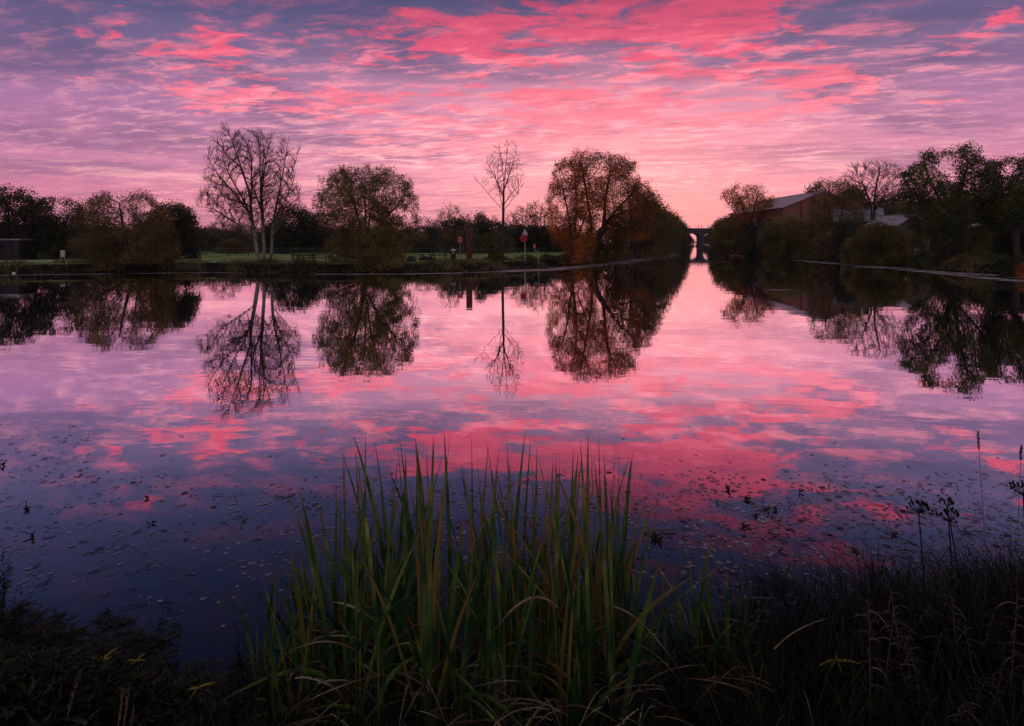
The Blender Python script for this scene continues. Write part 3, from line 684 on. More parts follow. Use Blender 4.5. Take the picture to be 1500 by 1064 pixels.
# both banks of the channel down to the bridge
GL = 'trees on the left bank of the channel'; GR = 'trees on the right bank of the channel'
for Y, px, top, w_, k in [(100, 955, 292, 8, 2), (116, 962, 296, 8, 2), (132, 973, 304, 8, 2), (150, 980, 311, 9, 2), (172, 983, 315, 9, 0), (195, 988, 320, 9, 2), (225, 992, 323, 9, 1), (262, 996, 326, 9, 0), (305, 995, 329, 9, 2), (350, 996, 331, 9, 1),
                          (378, 998, 332, 7, 0), (130, 945, 300, 8, 1), (150, 958, 305, 9, 0), (190, 970, 316, 10, 1), (240, 978, 322, 12, 0), (110, 925, 300, 9, 1), (330, 985, 327, 12, 0)]:
    place(k, px, Y, top, w_, 'dark tree in the row along the left bank of the channel', GL)
for Y, px, top, w_, k in [(160, 1066, 318, 8, 2), (185, 1060, 321, 8, 0), (215, 1056, 323, 9, 1), (250, 1053, 325, 9, 2), (290, 1055, 322, 9, 1), (330, 1056, 319, 10, 3), (365, 1056, 325, 9, 0), (388, 1057, 328, 9, 1),
                          (170, 1082, 314, 10, 1), (150, 1110, 312, 10, 2), (126, 1116, 330, 7, 0), (122, 1134, 316, 7, 1), (140, 1130, 310, 9, 2)]:
    place(k, px, Y, top, w_, 'drab tree in the row along the right bank of the channel', GR)
for Y, px, top, w_, k in [(470, 999, 335, 14, 0), (470, 985, 333, 14, 1), (600, 1005, 341, 12, 0), (800, 1009, 345, 12, 1), (1100, 1012, 348, 14, 0), (470, 1055, 332, 14, 2), (480, 1046, 337, 12, 1), (560, 1041, 339, 13, 0), (680, 1034, 343, 13, 1), (820, 1031, 346, 14, 0), (1100, 1027, 349, 16, 1)]:
    place(k, px, Y, top, w_, 'distant tree beyond the bridge', 'trees beyond the bridge')
# wooded rise behind the houses on the right
for px, top, Y in [(1195, 272, 200), (1215, 270, 210), (1238, 276, 215), (1250, 272, 205), (1266, 276, 210), (1284, 279, 200), (1300, 280, 210), (1318, 281, 205), (1336, 278, 210), (1352, 282, 200), (1375, 284, 205), (1400, 285, 210), (1430, 285, 205), (1455, 286, 200), (1480, 286, 210), (1505, 286, 205),
                   (1262, 292, 172), (1290, 295, 172), (1315, 296, 170), (1345, 297, 172), (1240, 300, 160), (1385, 300, 168), (1425, 300, 165), (1465, 302, 168), (1500, 302, 165), (1272, 303, 150), (1300, 306, 148), (1330, 308, 150), (1365, 308, 146)]:
    place(int(rng0.choice([0, 1, 2])), px, Y, top, rng0.uniform(9, 12), 'dark tree on the wooded rise behind the right bank houses', 'trees on the wooded rise')
for px, top, Y in [(1232, 316, 120), (1345, 320, 108), (1370, 318, 105), (1412, 318, 104), (1445, 318, 108), (1320, 322, 112), (1210, 312, 128), (1180, 322, 132), (1300, 318, 118), (1252, 318, 112), (1282, 330, 104), (1240, 335, 98)]:
    place(int(rng0.choice([0, 1])), px, Y, top, rng0.uniform(6, 8), 'dark tree in the gardens around the right bank houses', 'garden trees of the right bank')

for px, top, Y, w_, lab in [(1338, 335, 76, 3.2, 'small dark tree half hiding the grey cottage'), (1240, 325, 80, 4, 'bushy dark tree in front of the pale roofs'), (1458, 325, 63, 3.6, 'small dark tree before the left end of the pale-roofed shed'),
                            (1512, 322, 62, 4.5, 'dark tree at the right edge hiding the shed door'), (1312, 322, 86, 4, 'dark tree between the slate-roofed house and the grey cottage'), (1215, 335, 84, 5, 'dark bushy tree under the brown twiggy tree')]:
    o = place(int(rng0.choice([0, 2])), px, Y, top, w_, lab, 'x'); del o['group']

# --- vegetation along the shores (uncountable)
def shore_points(y0, y1, n, rng, inn=-.1, out=1.0, xr=None):
    P = []
    A = SH; B = np.roll(SH, -1, 0)
    seg = [(a, b) for a, b in zip(A, B) if y0 < (a[1] + b[1]) / 2 < y1 and (xr is None or xr[0] < (a[0] + b[0]) / 2 < xr[1])]
    Ls = np.array([np.linalg.norm(b - a) for a, b in seg]); wts = Ls / Ls.sum()
    for j in rng.choice(len(seg), n, p=wts):
        a, b = seg[j]; e = (b - a); nr = np.array([-e[1], e[0]]) / np.linalg.norm(e)
        P.append(a + e * rng.random() - 0 * nr); P[-1] = P[-1] + nr * rng.uniform(inn, out)
    return np.array(P)
rng = np.random.default_rng(5)
M['bankgrass'] = leaf_mat('bank_grass', [(.02, .02, .010), (.06, .055, .02), (.15, .11, .045), (.28, .20, .09)], scale=.35)
S = shore_points(43, 120, 52000, rng, -.3, 2.2); Zs = terrain(S[:, 0], S[:, 1]); keep = Zs > 0.02; S = S[keep]; Zs = Zs[keep]
clump = np.array([mnoise.noise(Vector((x * .35, y * .35, 3))) for x, y in S]) * 1.0
n = len(S); base = np.stack([S[:, 0], S[:, 1], Zs - .03], 1)
V, F = blades(base, unit(rng.normal(size=(n, 3)) * .35 + np.array([0, 0, 1])), np.clip(.26 + clump * 1.1, .05, 1.1) * rng.uniform(.5, 1.3, n), rng.uniform(.03, .07, n), rng.normal(size=(n, 3)) * .1, rng, S=2)
tag(obj('bank_grass', mesh_np('bank_grass', V, [F]), M['bankgrass']), 'rough brown and green grass along the far banks', 'grass', kind='stuff')

# ================================================================== bridge, buildings, things on the far bank
M['brickdark'] = mat('dark_brick', (.045, .036, .045), .9, .3, 1.5, .3)
def brick(name, a, b, mortar, scale=1.0):
    m = D.materials.new(name); m.use_nodes = True; t = NT(m.node_tree); p = t.n['Principled BSDF']
    tcn = t.new('ShaderNodeTexCoord'); sp_ = t.new('ShaderNodeSeparateXYZ'); t.l.new(tcn.outputs['Object'], sp_.inputs[0])
    br = t.new('ShaderNodeTexBrick'); t.set(br.inputs['Vector'], t.xyz(t.m('ADD', sp_.outputs[0], sp_.outputs[1]), sp_.outputs[2], 0))
    t.set(br.inputs['Color1'], a); t.set(br.inputs['Color2'], b); t.set(br.inputs['Mortar'], mortar); br.inputs['Scale'].default_value = scale
    br.inputs['Brick Width'].default_value = .45; br.inputs['Row Height'].default_value = .15; br.inputs['Mortar Size'].default_value = .012
    nz = t.noise(tcn.outputs['Object'], .6, 5, .6)
    t.set(p.inputs['Base Color'], t.mix(t.m('MULTIPLY', nz, .6), br.outputs[0], tuple(c * .55 for c in a))); p.inputs['Roughness'].default_value = .9
    return m
M['brick'] = brick('red_brick', (.28, .08, .06), (.21, .06, .05), (.16, .11, .1))
M['brickgrey'] = brick('grey_brown_brick', (.075, .055, .05), (.055, .043, .04), (.075, .06, .055))
M['slate'] = mat('slate', (.27, .22, .26), .5, .25, 1.2, .2, stretch=(1, 1, 6), spec=.5)
M['paleroof'] = mat('pale_roof', (.15, .15, .19), .5, .35, 1.5, spec=.5)
M['white'] = mat('white_paint', (.42, .42, .43), .5, .12, 6)
M['frame'] = mat('window_frame', (.16, .14, .13), .6, .2, 6)
M['dimwhite'] = mat('weathered_render', (.15, .145, .15), .8, .4, 1.2, .2)
M['darkwood'] = mat('dark_wood', (.06, .048, .038), .8, .35, 9, .3, stretch=(1, 1, .2))
M['rust'] = mat('rusty_steel', (.085, .022, .016), .75, .4, 3, .3, spec=.4, stretch=(1, 1, .35))
M['red'] = mat('red_paint', (.38, .022, .03), .45, .12, 5)
M['orange'] = mat('orange_paint', (.65, .2, .03), .45, .12, 5)
M['black'] = mat('black_plastic', (.02, .02, .023), .5, .2, 5, spec=.5)
M['steel'] = mat('galvanised_steel', (.35, .35, .36), .4, .2, 8, metal=.6)
M['glass'] = mat('window_glass', (.03, .035, .045), .08, .1, 1, spec=.8)
M['lit'] = mat('lit_window', (.8, .6, .4), .5, .1, 2, emit=(1, .62, .4, .4))
M['stone'] = mat('boulder_stone', (.05, .05, .048), .9, .4, 3, .6)
M['pathgravel'] = mat('path_gravel', (.32, .28, .27), .9, .25, 6, .3)
M['purplewall'] = mat('painted_boarding', (.02, .017, .026), .7, .25, 2, stretch=(8, 1, 1))

# --- railway viaduct over the channel
BY = 400.0; s_ = BY / FPX
root = thing('arched_bridge', 'dark brick arched bridge crossing the far end of the channel', 'bridge', (ux(1025, BY), BY, 0))
top = uz(335.2, BY); crown = uz(341.2, BY); spring = uz(348.5, BY); bay = 16.4; pw = 1.1; nb = 4
pts = []
x = -bay * nb; pts.append((x, 0)); 
out = []
for k in range(-nb, nb + 1):
    cx = k * bay
    if k > -nb: out += [(cx - pw * 1.0, spring), (cx - pw, -.8)]
    else: out += [(cx, -.8)]
    if k < nb:
        out += [(cx + pw, -.8), (cx + pw, spring)]
        for j in range(1, 16):
            a = math.pi * j / 16; r_ = (bay - 2 * pw) / 2
            out.append((cx + bay / 2 - r_ * math.cos(a), spring + (crown - spring) * math.sin(a) ** .85))
    else: out += [(cx, -.8)]
# piers and arches as separate solids (convex), butted under the deck
mb = MB(); W2 = 3.6
for k in range(-nb, nb + 1): mb.box(k * bay - pw, k * bay + pw, -W2, W2, -.8, spring)
mb.build('pier', M['brickdark'], root)
mb = MB()
for k in range(-nb, nb):
    xs = []; r_ = (bay - 2 * pw) / 2; cx = k * bay + bay / 2
    prof = [(cx - r_ * math.cos(math.pi * j / 20), spring + (crown - spring) * math.sin(math.pi * j / 20) ** .85) for j in range(21)]
    for (xa, za), (xb, zb) in zip(prof[:-1], prof[1:]): mb.prism([(xa, za), (xb, zb), (xb, top - .9), (xa, top - .9)], -W2, W2)
for k in range(-nb, nb + 1): mb.box(k * bay - pw, k * bay + pw, -W2, W2, spring, top - .9)
mb.build('arches', M['brickdark'], root)
MB().box(-bay * nb, bay * nb, -W2 - .25, W2 + .25, top - .9, top - .6).build('string_course', M['brickdark'], root)
MB().box(-bay * nb, bay * nb, -W2, -W2 + .4, top - .6, top + .25).box(-bay * nb, bay * nb, W2 - .4, W2, top - .6, top + .25).build('parapet', M['brickdark'], root)
mb = MB()
for k in range(-nb, nb + 1): mb.box(k * bay - pw * 1.5, k * bay + pw * 1.5, -W2 - .6, W2 + .6, -.8, .9)
mb.build('pier_footing', M['brickdark'], root)
for x in (-9.5, -7.5, 4.5, 9.2, -2, 0.2):
    MB().box(x - .12, x + .12, -W2 - .05, -W2 + .2, top + .25, top + 2.2).build('post', M['brickdark'], root)
mb = MB()
for z in (top + .9, top + 1.5): mb.box(-12, 12, -W2 + .05, -W2 + .13, z, z + .07)
mb.build('railing', M['brickdark'], root)

# --- buildings
def gable_house(name, label, cx, cy, half, length, eave, apex, wallm, roofm, rz=0, base=.8, over=.35, windows=(), door=None, chimney=None, cat='house', side_windows=()):
    root = thing(name, label, cat, (cx, cy, base), rz)
    e = eave - base; a = apex - base
    MB().prism([(-half, -.5), (half, -.5), (half, e), (0, a), (-half, e)], 0, length).build('wall', wallm, root)
    sl = (a - e) / half; th = .18
    r = MB()
    for s in (-1, 1):
        xo = s * (half + over); zo = e - over * sl
        q = [(0, -over, a + .012), (xo, -over, zo + .012), (xo, length + over, zo + .012), (0, length + over, a + .012)]
        if s > 0: q = q[::-1]
        v = [Vector(p) for p in q]; up = Vector((0, 0, th))
        r.add(v + [p + up for p in v], [(0, 1, 2, 3), (7, 6, 5, 4), (1, 0, 4, 5), (2, 1, 5, 6), (3, 2, 6, 7), (0, 3, 7, 4)])
    rf = r.build('roof', roofm, root)
    MB().box(-.12, .12, -over - .02, length + over + .02, a + th - .02, a + th + .12).build('ridge', roofm, rf)
    g = MB()
    for s in (-1, 1): g.bar((s * (half + over + .06), -over, e - over * sl + .05), (s * (half + over + .06), length + over, e - over * sl + .05), .07)
    g.build('gutter', M['black'], root)
    for wx, wz, ww, wh, mm in windows:
        f = MB().box(wx - ww / 2 - .08, wx + ww / 2 + .08, -.06, .02, wz - .08, wz + wh + .08).build('window', M['frame'], root)
        MB().box(wx - ww / 2, wx - .03, -.075, -.055, wz, wz + wh).box(wx + .03, wx + ww / 2, -.075, -.055, wz, wz + wh).build('pane', M[mm], f)
    for wy, wz, ww, wh, mm in side_windows:
        f = MB().box(-half - .06, -half + .02, wy - ww / 2 - .08, wy + ww / 2 + .08, wz - .08, wz + wh + .08).build('window', M['frame'], root)
        MB().box(-half - .075, -half - .055, wy - ww / 2, wy + ww / 2, wz, wz + wh).build('pane', M[mm], f)
    if door:
        dx, dw, dh, dm = door
        d = MB().box(dx - dw / 2, dx + dw / 2, -.07, .02, 0, dh).build('door', M[dm], root)
        MB().bar((dx + dw * .35, -.1, dh * .48), (dx + dw * .35, -.07, dh * .48), .04).build('handle', M['black'], d)
    if chimney:
        x_, y_, w_, h_ = chimney
        MB().box(x_ - w_ / 2, x_ + w_ / 2, y_ - w_ / 2, y_ + w_ / 2, a - 1.2, a + h_).box(x_ - w_ / 2 - .06, x_ + w_ / 2 + .06, y_ - w_ / 2 - .06, y_ + w_ / 2 + .06, a + h_, a + h_ + .12).build('chimney', wallm, rf)
    return root
# brick mill by the channel
Yb = 122; hb = (1206 - 1147) / FPX * Yb
ml = gable_house('brick_warehouse', 'large red brick building with a pink-lit slate roof above the bushes', ux(1206, Yb), Yb, hb, 30, uz(304.5, Yb), uz(281, Yb), M['brick'], M['slate'], cat='building',
                 windows=[(-hb + 1.0, 6.2, .7, 1.3, 'glass'), (-hb + 2.1, 6.2, .7, 1.3, 'glass'), (-hb + 5.6, 6.2, 1.1, 1.4, 'glass'), (-hb + 8.3, 6.2, 1.1, 1.4, 'glass'), (-hb + 5.6, 2.6, 1.1, 1.4, 'glass')],
                 side_windows=[(4, 5.6, 1.1, 1.4, 'glass'), (9, 5.6, 1.1, 1.4, 'glass'), (14, 5.6, 1.1, 1.4, 'glass')])
MB().bar((-hb + 3.6, -.14, .2), (-hb + 3.6, -.14, uz(296, Yb) - .8), .11, 8).build('drainpipe', M['black'], ml)
gable_house('brick_annexe', 'lower brick building behind the large red brick one, nearer the bridge', ux(1166, 158), 158, 7.0, 22, uz(302, 158), uz(289, 158), M['brick'], M['slate'], cat='building', side_windows=[(5, 4.5, 1.2, 1.4, 'glass')])
gable_house('slate_roofed_house', 'house with a pale grey slate roof between the bushes on the right bank', ux(1290, 100), 100, 3.8, 6.5, uz(325, 100), uz(307, 100), M['brickgrey'], M['paleroof'], rz=R(62), chimney=(0, 2, .8, 1.0), windows=[(-1.6, 1.0, 1.1, 1.2, 'glass'), (1.6, 1.0, 1.1, 1.2, 'lit')], side_windows=[(2, 1.2, 1.1, 1.1, 'glass'), (6, 1.2, 1.1, 1.1, 'lit')])
gable_house('grey_cottage', 'small dark-walled cottage with a pale blue door left of the largest dark tree', ux(1338, 84), 84, 2.6, 6, uz(331, 84), uz(316, 84), M['brickgrey'], M['slate'], rz=R(8), door=(.5, .95, 2.0, 'white'), windows=[(-1.5, 1.0, .8, .9, 'lit')])
gable_house('white_outhouse', 'low white-walled outhouse seen behind the pale yellowish bush', ux(1262, 88), 88, 2.4, 5, uz(347, 88), uz(340, 88), M['dimwhite'], M['slate'], rz=R(20), windows=[(-1.1, .9, .6, .8, 'glass'), (1.1, .9, .6, .8, 'glass')], cat='outhouse')
gable_house('waterside_shed', 'long dark shed with a pale roof under the tree at the right edge', ux(1483, 72), 72, 3.4, 8, uz(332, 72), uz(317, 72), M['purplewall'], M['paleroof'], rz=R(-28), door=(-1.6, 1.1, 2.0, 'black'), windows=[(1.4, 1.0, 1.6, 1.0, 'glass')], cat='shed')
# low flat hut at the far left
root = thing('flat_roofed_hut', 'low flat-roofed dark purple hut at the left edge of the far bank', 'hut', (ux(8, 64), 64, .8))
MB().box(-2.2, 1.4, 0, 2.4, -.2, 2.05).build('wall', M['purplewall'], root)
MB().box(-2.35, 1.55, -.15, 2.55, 2.052, 2.2).build('roof', M['slate'], root)
d = MB().box(-.3, .6, -.05, .02, 0, 1.9).build('door', M['purplewall'], root); MB().bar((.45, -.09, 1), (.45, -.05, 1), .03).build('handle', M['steel'], d)
MB().box(-1.7, -.8, -.05, .02, 1.0, 1.6).build('window', M['glass'], root)

# --- path along the far bank
rows = []
xs = np.linspace(-60, -27, 110)
V = []
for x in xs:
    yc = 59.6 + .25 * math.sin(x * .2) - (x + 60) * .012; wd = .75 + .12 * math.sin(x * 1.3) + .1 * math.sin(x * 3.1)
    for k in range(5):
        y = yc + wd * (k / 4 - .5) * 2; V.append((x, y, ground_z(x, y) + .03 * (1 if 0 < k < 4 else -1)))
ii = np.arange(len(V)).reshape(-1, 5); F = np.stack([ii[:-1, :-1], ii[1:, :-1], ii[1:, 1:], ii[:-1, 1:]], -1).reshape(-1, 4)
tag(obj('path', mesh_np('path', np.array(V), [F]), M['pathgravel']), kind='structure')

# --- post-and-wire fence across the field
root = thing('field_fence', 'post and wire fence running across the green field behind the bare tree', 'fence', (0, 84, .8))
xs = list(np.arange(ux(240, 84), ux(812, 84), 2.9)); post = None
rngf = np.random.default_rng(3)
for x in xs:
    if post is None:
        post = MB().bar((0, 0, -.3), (0, 0, 1.15), .06, 6, .05).build('post', M['darkwood'], root); o = post
    else: o = post.copy(); COL.objects.link(o); o.parent = root
    o.location = (x, 0, ground_z(x, 84) - .8); o.rotation_euler = (rngf.normal() * .03, rngf.normal() * .03, 0); o.scale = (1, 1, rngf.uniform(.9, 1.1))
for z in (.35, .7, 1.02): MB().bar((xs[0], -.07, z), (xs[-1], -.07, z), .008, 4).build('wire', M['steel'], root)

def picnic_table(label, px, Y, rz, group=None):
    g = ground_z(ux(px, Y), Y); root = thing('picnic_table', label, 'picnic table', (ux(px, Y), Y, g), rz, group)
    t_ = MB()
    for k in range(5): t_.box(-.95, .95, -.37 + k * .15, -.24 + k * .15, .72, .76)
    t_.build('table_top', M['darkwood'], root)
    for s in (-1, 1):
        MB().box(-.95, .95, s * .72 - .13, s * .72 - .005, .42, .46).box(-.95, .95, s * .72 + .005, s * .72 + .13, .42, .46).build('seat', M['darkwood'], root)
    for x in (-.65, .65):
        f = MB().bar((x, -.72, 0), (x, -.25, .72), .045).bar((x, .72, 0), (x, .25, .72), .045).bar((x + .06, -.8, .39), (x + .06, .8, .39), .04)
        f.build('leg_frame', M['darkwood'], root)
    return root
picnic_table('dark wooden picnic table between the bare tree and the leafy tree', 447, 64, .1)
picnic_table('dark wooden picnic table right of the leafy tree, near the litter bin', 643, 67, -.1)
# low timber rail beside the first table
root = thing('timber_rail', 'low timber rail on the bank right of the bare tree', 'rail', (ux(452, 61), 61, ground_z(ux(452, 61), 61)))
for x in (-1.6, -.5, .6, 1.7): MB().box(x - .05, x + .05, -.05, .05, -.2, .62).build('post', M['darkwood'], root)
for z in (.28, .55): MB().box(-1.7, 1.8, -.085, -.052, z, z + .09).build('rail', M['darkwood'], root)

def boulder(label, px, Y, w_, h_, seed):
    me = D.meshes.new('boulder'); import bmesh
    bm = bmesh.new(); bmesh.ops.create_icosphere(bm, subdivisions=3, radius=1)
    for v in bm.verts:
        n_ = mnoise.noise(v.co * 1.4 + Vector((seed, 0, 0))) * .28 + mnoise.noise(v.co * 4 + Vector((seed, 2, 0))) * .06
        v.co *= 1 + n_; v.co.x *= w_ / 2; v.co.y *= w_ * .42; v.co.z *= h_ * .62
    bm.to_mesh(me); bm.free()
    o = obj('boulder', me, M['stone'], smooth=True); o.location = (ux(px, Y), Y, ground_z(ux(px, Y), Y) + h_ * .3)
    tag(o, label, 'boulder')
boulder('dark domed boulder beside the foot of the leafy tree, largest of the row', 580, 60, 1.1, .95, 1)
boulder('dark low boulder between the domed boulder and the fallen log', 603, 60, .95, .6, 5)
boulder('dark low boulder just left of the picnic table near the litter bin', 622, 62, 1.2, .5, 9)
root = thing('fallen_log', 'broken log sticking up beside the low boulders', 'log', (ux(626, 61), 61, ground_z(ux(626, 61), 61)))
MB().bar((-.7, 0, .65), (.1, .1, .2), .05, 7, .1).bar((.1, .1, .2), (.9, .1, .12), .1, 7, .16).build('log', M['bark'], root)
MB().bar((.35, .1, .15), (.25, .1, .75), .09, 7, .06).build('branch_stub', M['bark'], root)

# litter bin
root = thing('litter_bin', 'black litter bin with a pale lid beside the red sign', 'bin', (ux(664, 66), 66, ground_z(ux(664, 66), 66)))
MB().lathe([(.25, 0), (.27, .05), (.29, .8), (.31, .84)], 16).build('body', M['black'], root)
MB().lathe([(.31, .845), (.31, .9), (.24, 1.03), (.1, 1.08)], 16).build('lid', M['steel'], root)
MB().box(-.12, .12, -.325, -.28, .6, .7).build('label_plate', M['white'], root)
# red sign on a post
Ys = 66; g = ground_z(ux(674, Ys), Ys)
root = thing('red_sign', 'small square red notice with white marks on a thin post', 'sign', (ux(674, Ys), Ys, g))
MB().bar((0, 0, 0), (0, 0, uz(347, Ys) - g), .035, 8).build('post', M['steel'], root)
b0 = uz(355, Ys) - g; b1 = uz(346.5, Ys) - g
pn = MB().box(-.29, .29, -.06, -.036, b0, b1).build('panel', M['red'], root)
MB().box(-.2, .2, -.066, -.061, b0 + .07, b0 + .16).box(-.04, .04, -.066, -.061, b0 + .28, b1 - .1).box(-.13, .13, -.0665, -.0615, b0 + .34, b0 + .4).build('white_marks', M['white'], pn)
MB().prism([(-.09, b1), (.09, b1), (0, b1 + .13)], -.05, -.04).build('top_tab', M['red'], pn)
# rusty column
Yc = 63; g = ground_z(ux(687.5, Yc), Yc); hh = uz(332.5, Yc) - g
root = thing('rusty_steel_column', 'tall square rusty steel column standing on the far bank', 'column', (ux(687.5, Yc), Yc, g), .12)
MB().box(-.3, .3, -.3, .3, -.2, hh).build('shaft', M['rust'], root, bevel=.02)
MB().box(-.32, .32, -.32, .32, hh + .001, hh + .03).build('cap', M['rust'], root)
MB().box(-.45, .45, -.45, .45, -.2, .08).build('plinth', M['pathgravel'], root)
# warning triangle and lifebuoy
Yt = 65; g = ground_z(ux(769, Yt), Yt)
root = thing('lifebuoy_post', 'post with a white warning triangle above a red lifebuoy holder', 'lifebuoy post', (ux(769, Yt), Yt, g))
t1 = uz(335, Yt) - g; t0 = uz(344, Yt) - g
MB().bar((0, 0, 0), (0, 0, t1 - .1), .045, 8).build('post', M['steel'], root)
tr = MB().prism([(-.3, t0), (.3, t0), (0, t1)], -.08, -.05).build('warning_triangle', M['white'], root)
r_ = .04
MB().prism([(-.03, t0 + .2), (.03, t0 + .2), (.02, t1 - .2), (-.02, t1 - .2)], -.087, -.082).prism([(-.03, t0 + .08), (.03, t0 + .08), (.03, t0 + .14), (-.03, t0 + .14)], -.087, -.082).build('exclamation_mark', M['black'], tr)
hb_ = MB(); c = (-.16, -.12, uz(350, Yt) - g)
for k in range(20):
    a0 = 2 * math.pi * k / 20; a1 = 2 * math.pi * (k + 1) / 20
    hb_.bar((c[0] + .27 * math.cos(a0), c[1], c[2] + .31 * math.sin(a0)), (c[0] + .27 * math.cos(a1), c[1], c[2] + .31 * math.sin(a1)), .085, 7)
hb_.build('lifebuoy', M['red'], root)
MB().box(-.36, .06, -.05, .0, c[2] - .36, c[2] + .36).build('backboard', M['red'], root)
MB().box(-.2, .28, -.075, -.05, t0 - .2, t0 - .06).build('red_band', M['red'], root)
# marker post with orange tag
root = thing('marker_post', 'thin bracket post with an orange tag right of the lifebuoy post', 'post', (ux(789, 66), 66, ground_z(ux(789, 66), 66)))
z1 = uz(357, 66) - .85
MB().bar((0, 0, 0), (0, 0, z1), .03, 6).bar((0, 0, z1), (-.4, 0, z1), .025, 6).bar((-.42, 0, z1 - .05), (-.42, 0, uz(347, 66) - .85), .02, 6).build('post', M['steel'], root)
MB().box(-.56, -.34, -.04, -.02, uz(352, 66) - .85, uz(347.5, 66) - .85).build('tag_plate', M['orange'], root)
# white notice board
g = ground_z(ux(92, 62), 62)
root = thing('notice_board', 'small white notice board on the grass before the left trees', 'sign', (ux(92, 62), 62, g), .15)
b0 = uz(376.5, 62) - g; b1 = uz(367, 62) - g
for s in (-1, 1): MB().bar((s * .15, .03, -.1), (s * .15, .03, b1 - .05), .025, 6).build('leg', M['steel'], root)
MB().box(-.2, .2, -.03, .0, b0, b1).build('board', M['white'], root)
# water birds, tiny and pale
M['feather'] = mat('white_feathers', (.75, .74, .72), .8, .08, 8)
def bird(label, px, py, s=1.0, rz=0):
    x, y = on_ground(px, py); import bmesh
    bm = bmesh.new()
    bmesh.ops.create_uvsphere(bm, u_segments=16, v_segments=10, radius=1)
    for v in bm.verts:
        v.co.x *= .32; v.co.y *= .15; v.co.z *= .13; 
        if v.co.x < -.12: v.co.z += (-v.co.x - .12) * .35; v.co.y *= .7
    k0 = len(bm.verts)
    path = [((.24, 0, .02), .07), ((.33, 0, .12), .05), ((.34, 0, .22), .04), ((.37, 0, .29), .055), ((.45, 0, .28), .02), ((.49, 0, .27), .008)]
    rings = []
    for (p_, r__) in path:
        rings.append([bm.verts.new((p_[0], r__ * math.cos(a), p_[2] + r__ * math.sin(a))) for a in np.linspace(0, 2 * math.pi, 9)[:-1]])
    for ra, rb in zip(rings[:-1], rings[1:]):
        for j in range(8): bm.faces.new((ra[j], ra[(j + 1) % 8], rb[(j + 1) % 8], rb[j]))
    me = D.meshes.new('water_bird'); bm.to_mesh(me); bm.free()
    o = obj('water_bird', me, M['feather'], smooth=True); o.location = (x, y, .06); o.rotation_euler = (0, 0, rz); o.scale = (s, s, s)
    tag(o, label, 'bird')
bird('small white bird floating by the bushes near the bridge', 1113, 369.8, .7, 2.5)
bird('small white bird floating at the far left bank', 20, 401.5, .45, .3)

# --- scum and weed floating along the far banks: thin ragged rafts
M['weed'] = mat('floating_weed', (.24, .19, .20), .5, .45, 1.5, spec=.6)
rng = np.random.default_rng(21)
C = []
def raft(pts, width, n):
    pts = [np.array(on_ground(*p)) for p in pts]
    L = np.array([np.linalg.norm(b_ - a_) for a_, b_ in zip(pts[:-1], pts[1:])]); j = rng.choice(len(L), n, p=L / L.sum())
    t_ = rng.random(n); A_ = np.array(pts)[j]; B_ = np.array(pts)[j + 1]
    P_ = A_ + (B_ - A_) * t_[:, None]; P_[:, 1] += rng.normal(size=n) * width; P_[:, 0] += rng.normal(size=n) * .3
    nz_ = np.array([mnoise.noise(Vector((a_ * .22, b_ * .9, 7))) + .5 * mnoise.noise(Vector((a_ * .9, b_ * 3, 2))) for a_, b_ in P_]); P_ = P_[nz_ > -.08]
    C.append(P_)
raft([(-40, 404.5), (0, 403.5), (80, 402.5), (150, 401.5), (230, 400.5), (300, 399.5), (345, 399.5)], .10, 5000)
raft([(470, 401.8), (520, 402), (600, 401.6), (660, 400.5), (720, 398.8), (760, 397)], .22, 8000)
raft([(740, 397.5), (800, 395.5), (850, 391), (900, 386.5), (940, 382)], .9, 26000)
raft([(900, 385), (950, 379.5), (985, 374)], 1.8, 15000)
raft([(960, 376), (990, 370)], 2.5, 3000)
raft([(1085, 369.5), (1116, 371)], .7, 1600)
raft([(1175, 382), (1215, 386), (1260, 389.5), (1330, 393.5)], .8, 20000)
raft([(1260, 391), (1330, 395.5), (1400, 400), (1450, 403.5), (1510, 407)], .6, 18000)
raft([(1330, 396), (1420, 405), (1500, 413)], .45, 7000)
raft([(1000, 384.2), (1030, 384), (1062, 384.3)], .10, 1600)
raft([(1132, 425), (1150, 425.3)], .05, 140)
P_ = np.concatenate(C); d = water_sd(P_[:, 0], P_[:, 1]); P_ = P_[d < .05]; n = len(P_)
sz = rng.uniform(.05, .24, n); a = rng.uniform(0, 6.28, n); k = 6
ang = a[:, None] + np.arange(k)[None] * 2 * math.pi / k; rr = sz[:, None] * rng.uniform(.4, 1, (n, k))
V = np.stack([P_[:, 0:1] + rr * np.cos(ang) * 1.6, P_[:, 1:2] + rr * np.sin(ang) * .8, np.repeat((.004 + rng.random(n) * .012)[:, None], k, 1)], -1).reshape(-1, 3)
F = np.arange(n * k).reshape(n, k)
tag(obj('floating_weed', mesh_np('floating_weed', V, [F]), M['weed']), 'pale scum and weed floating in thin rafts along the far banks', 'weed', kind='stuff')

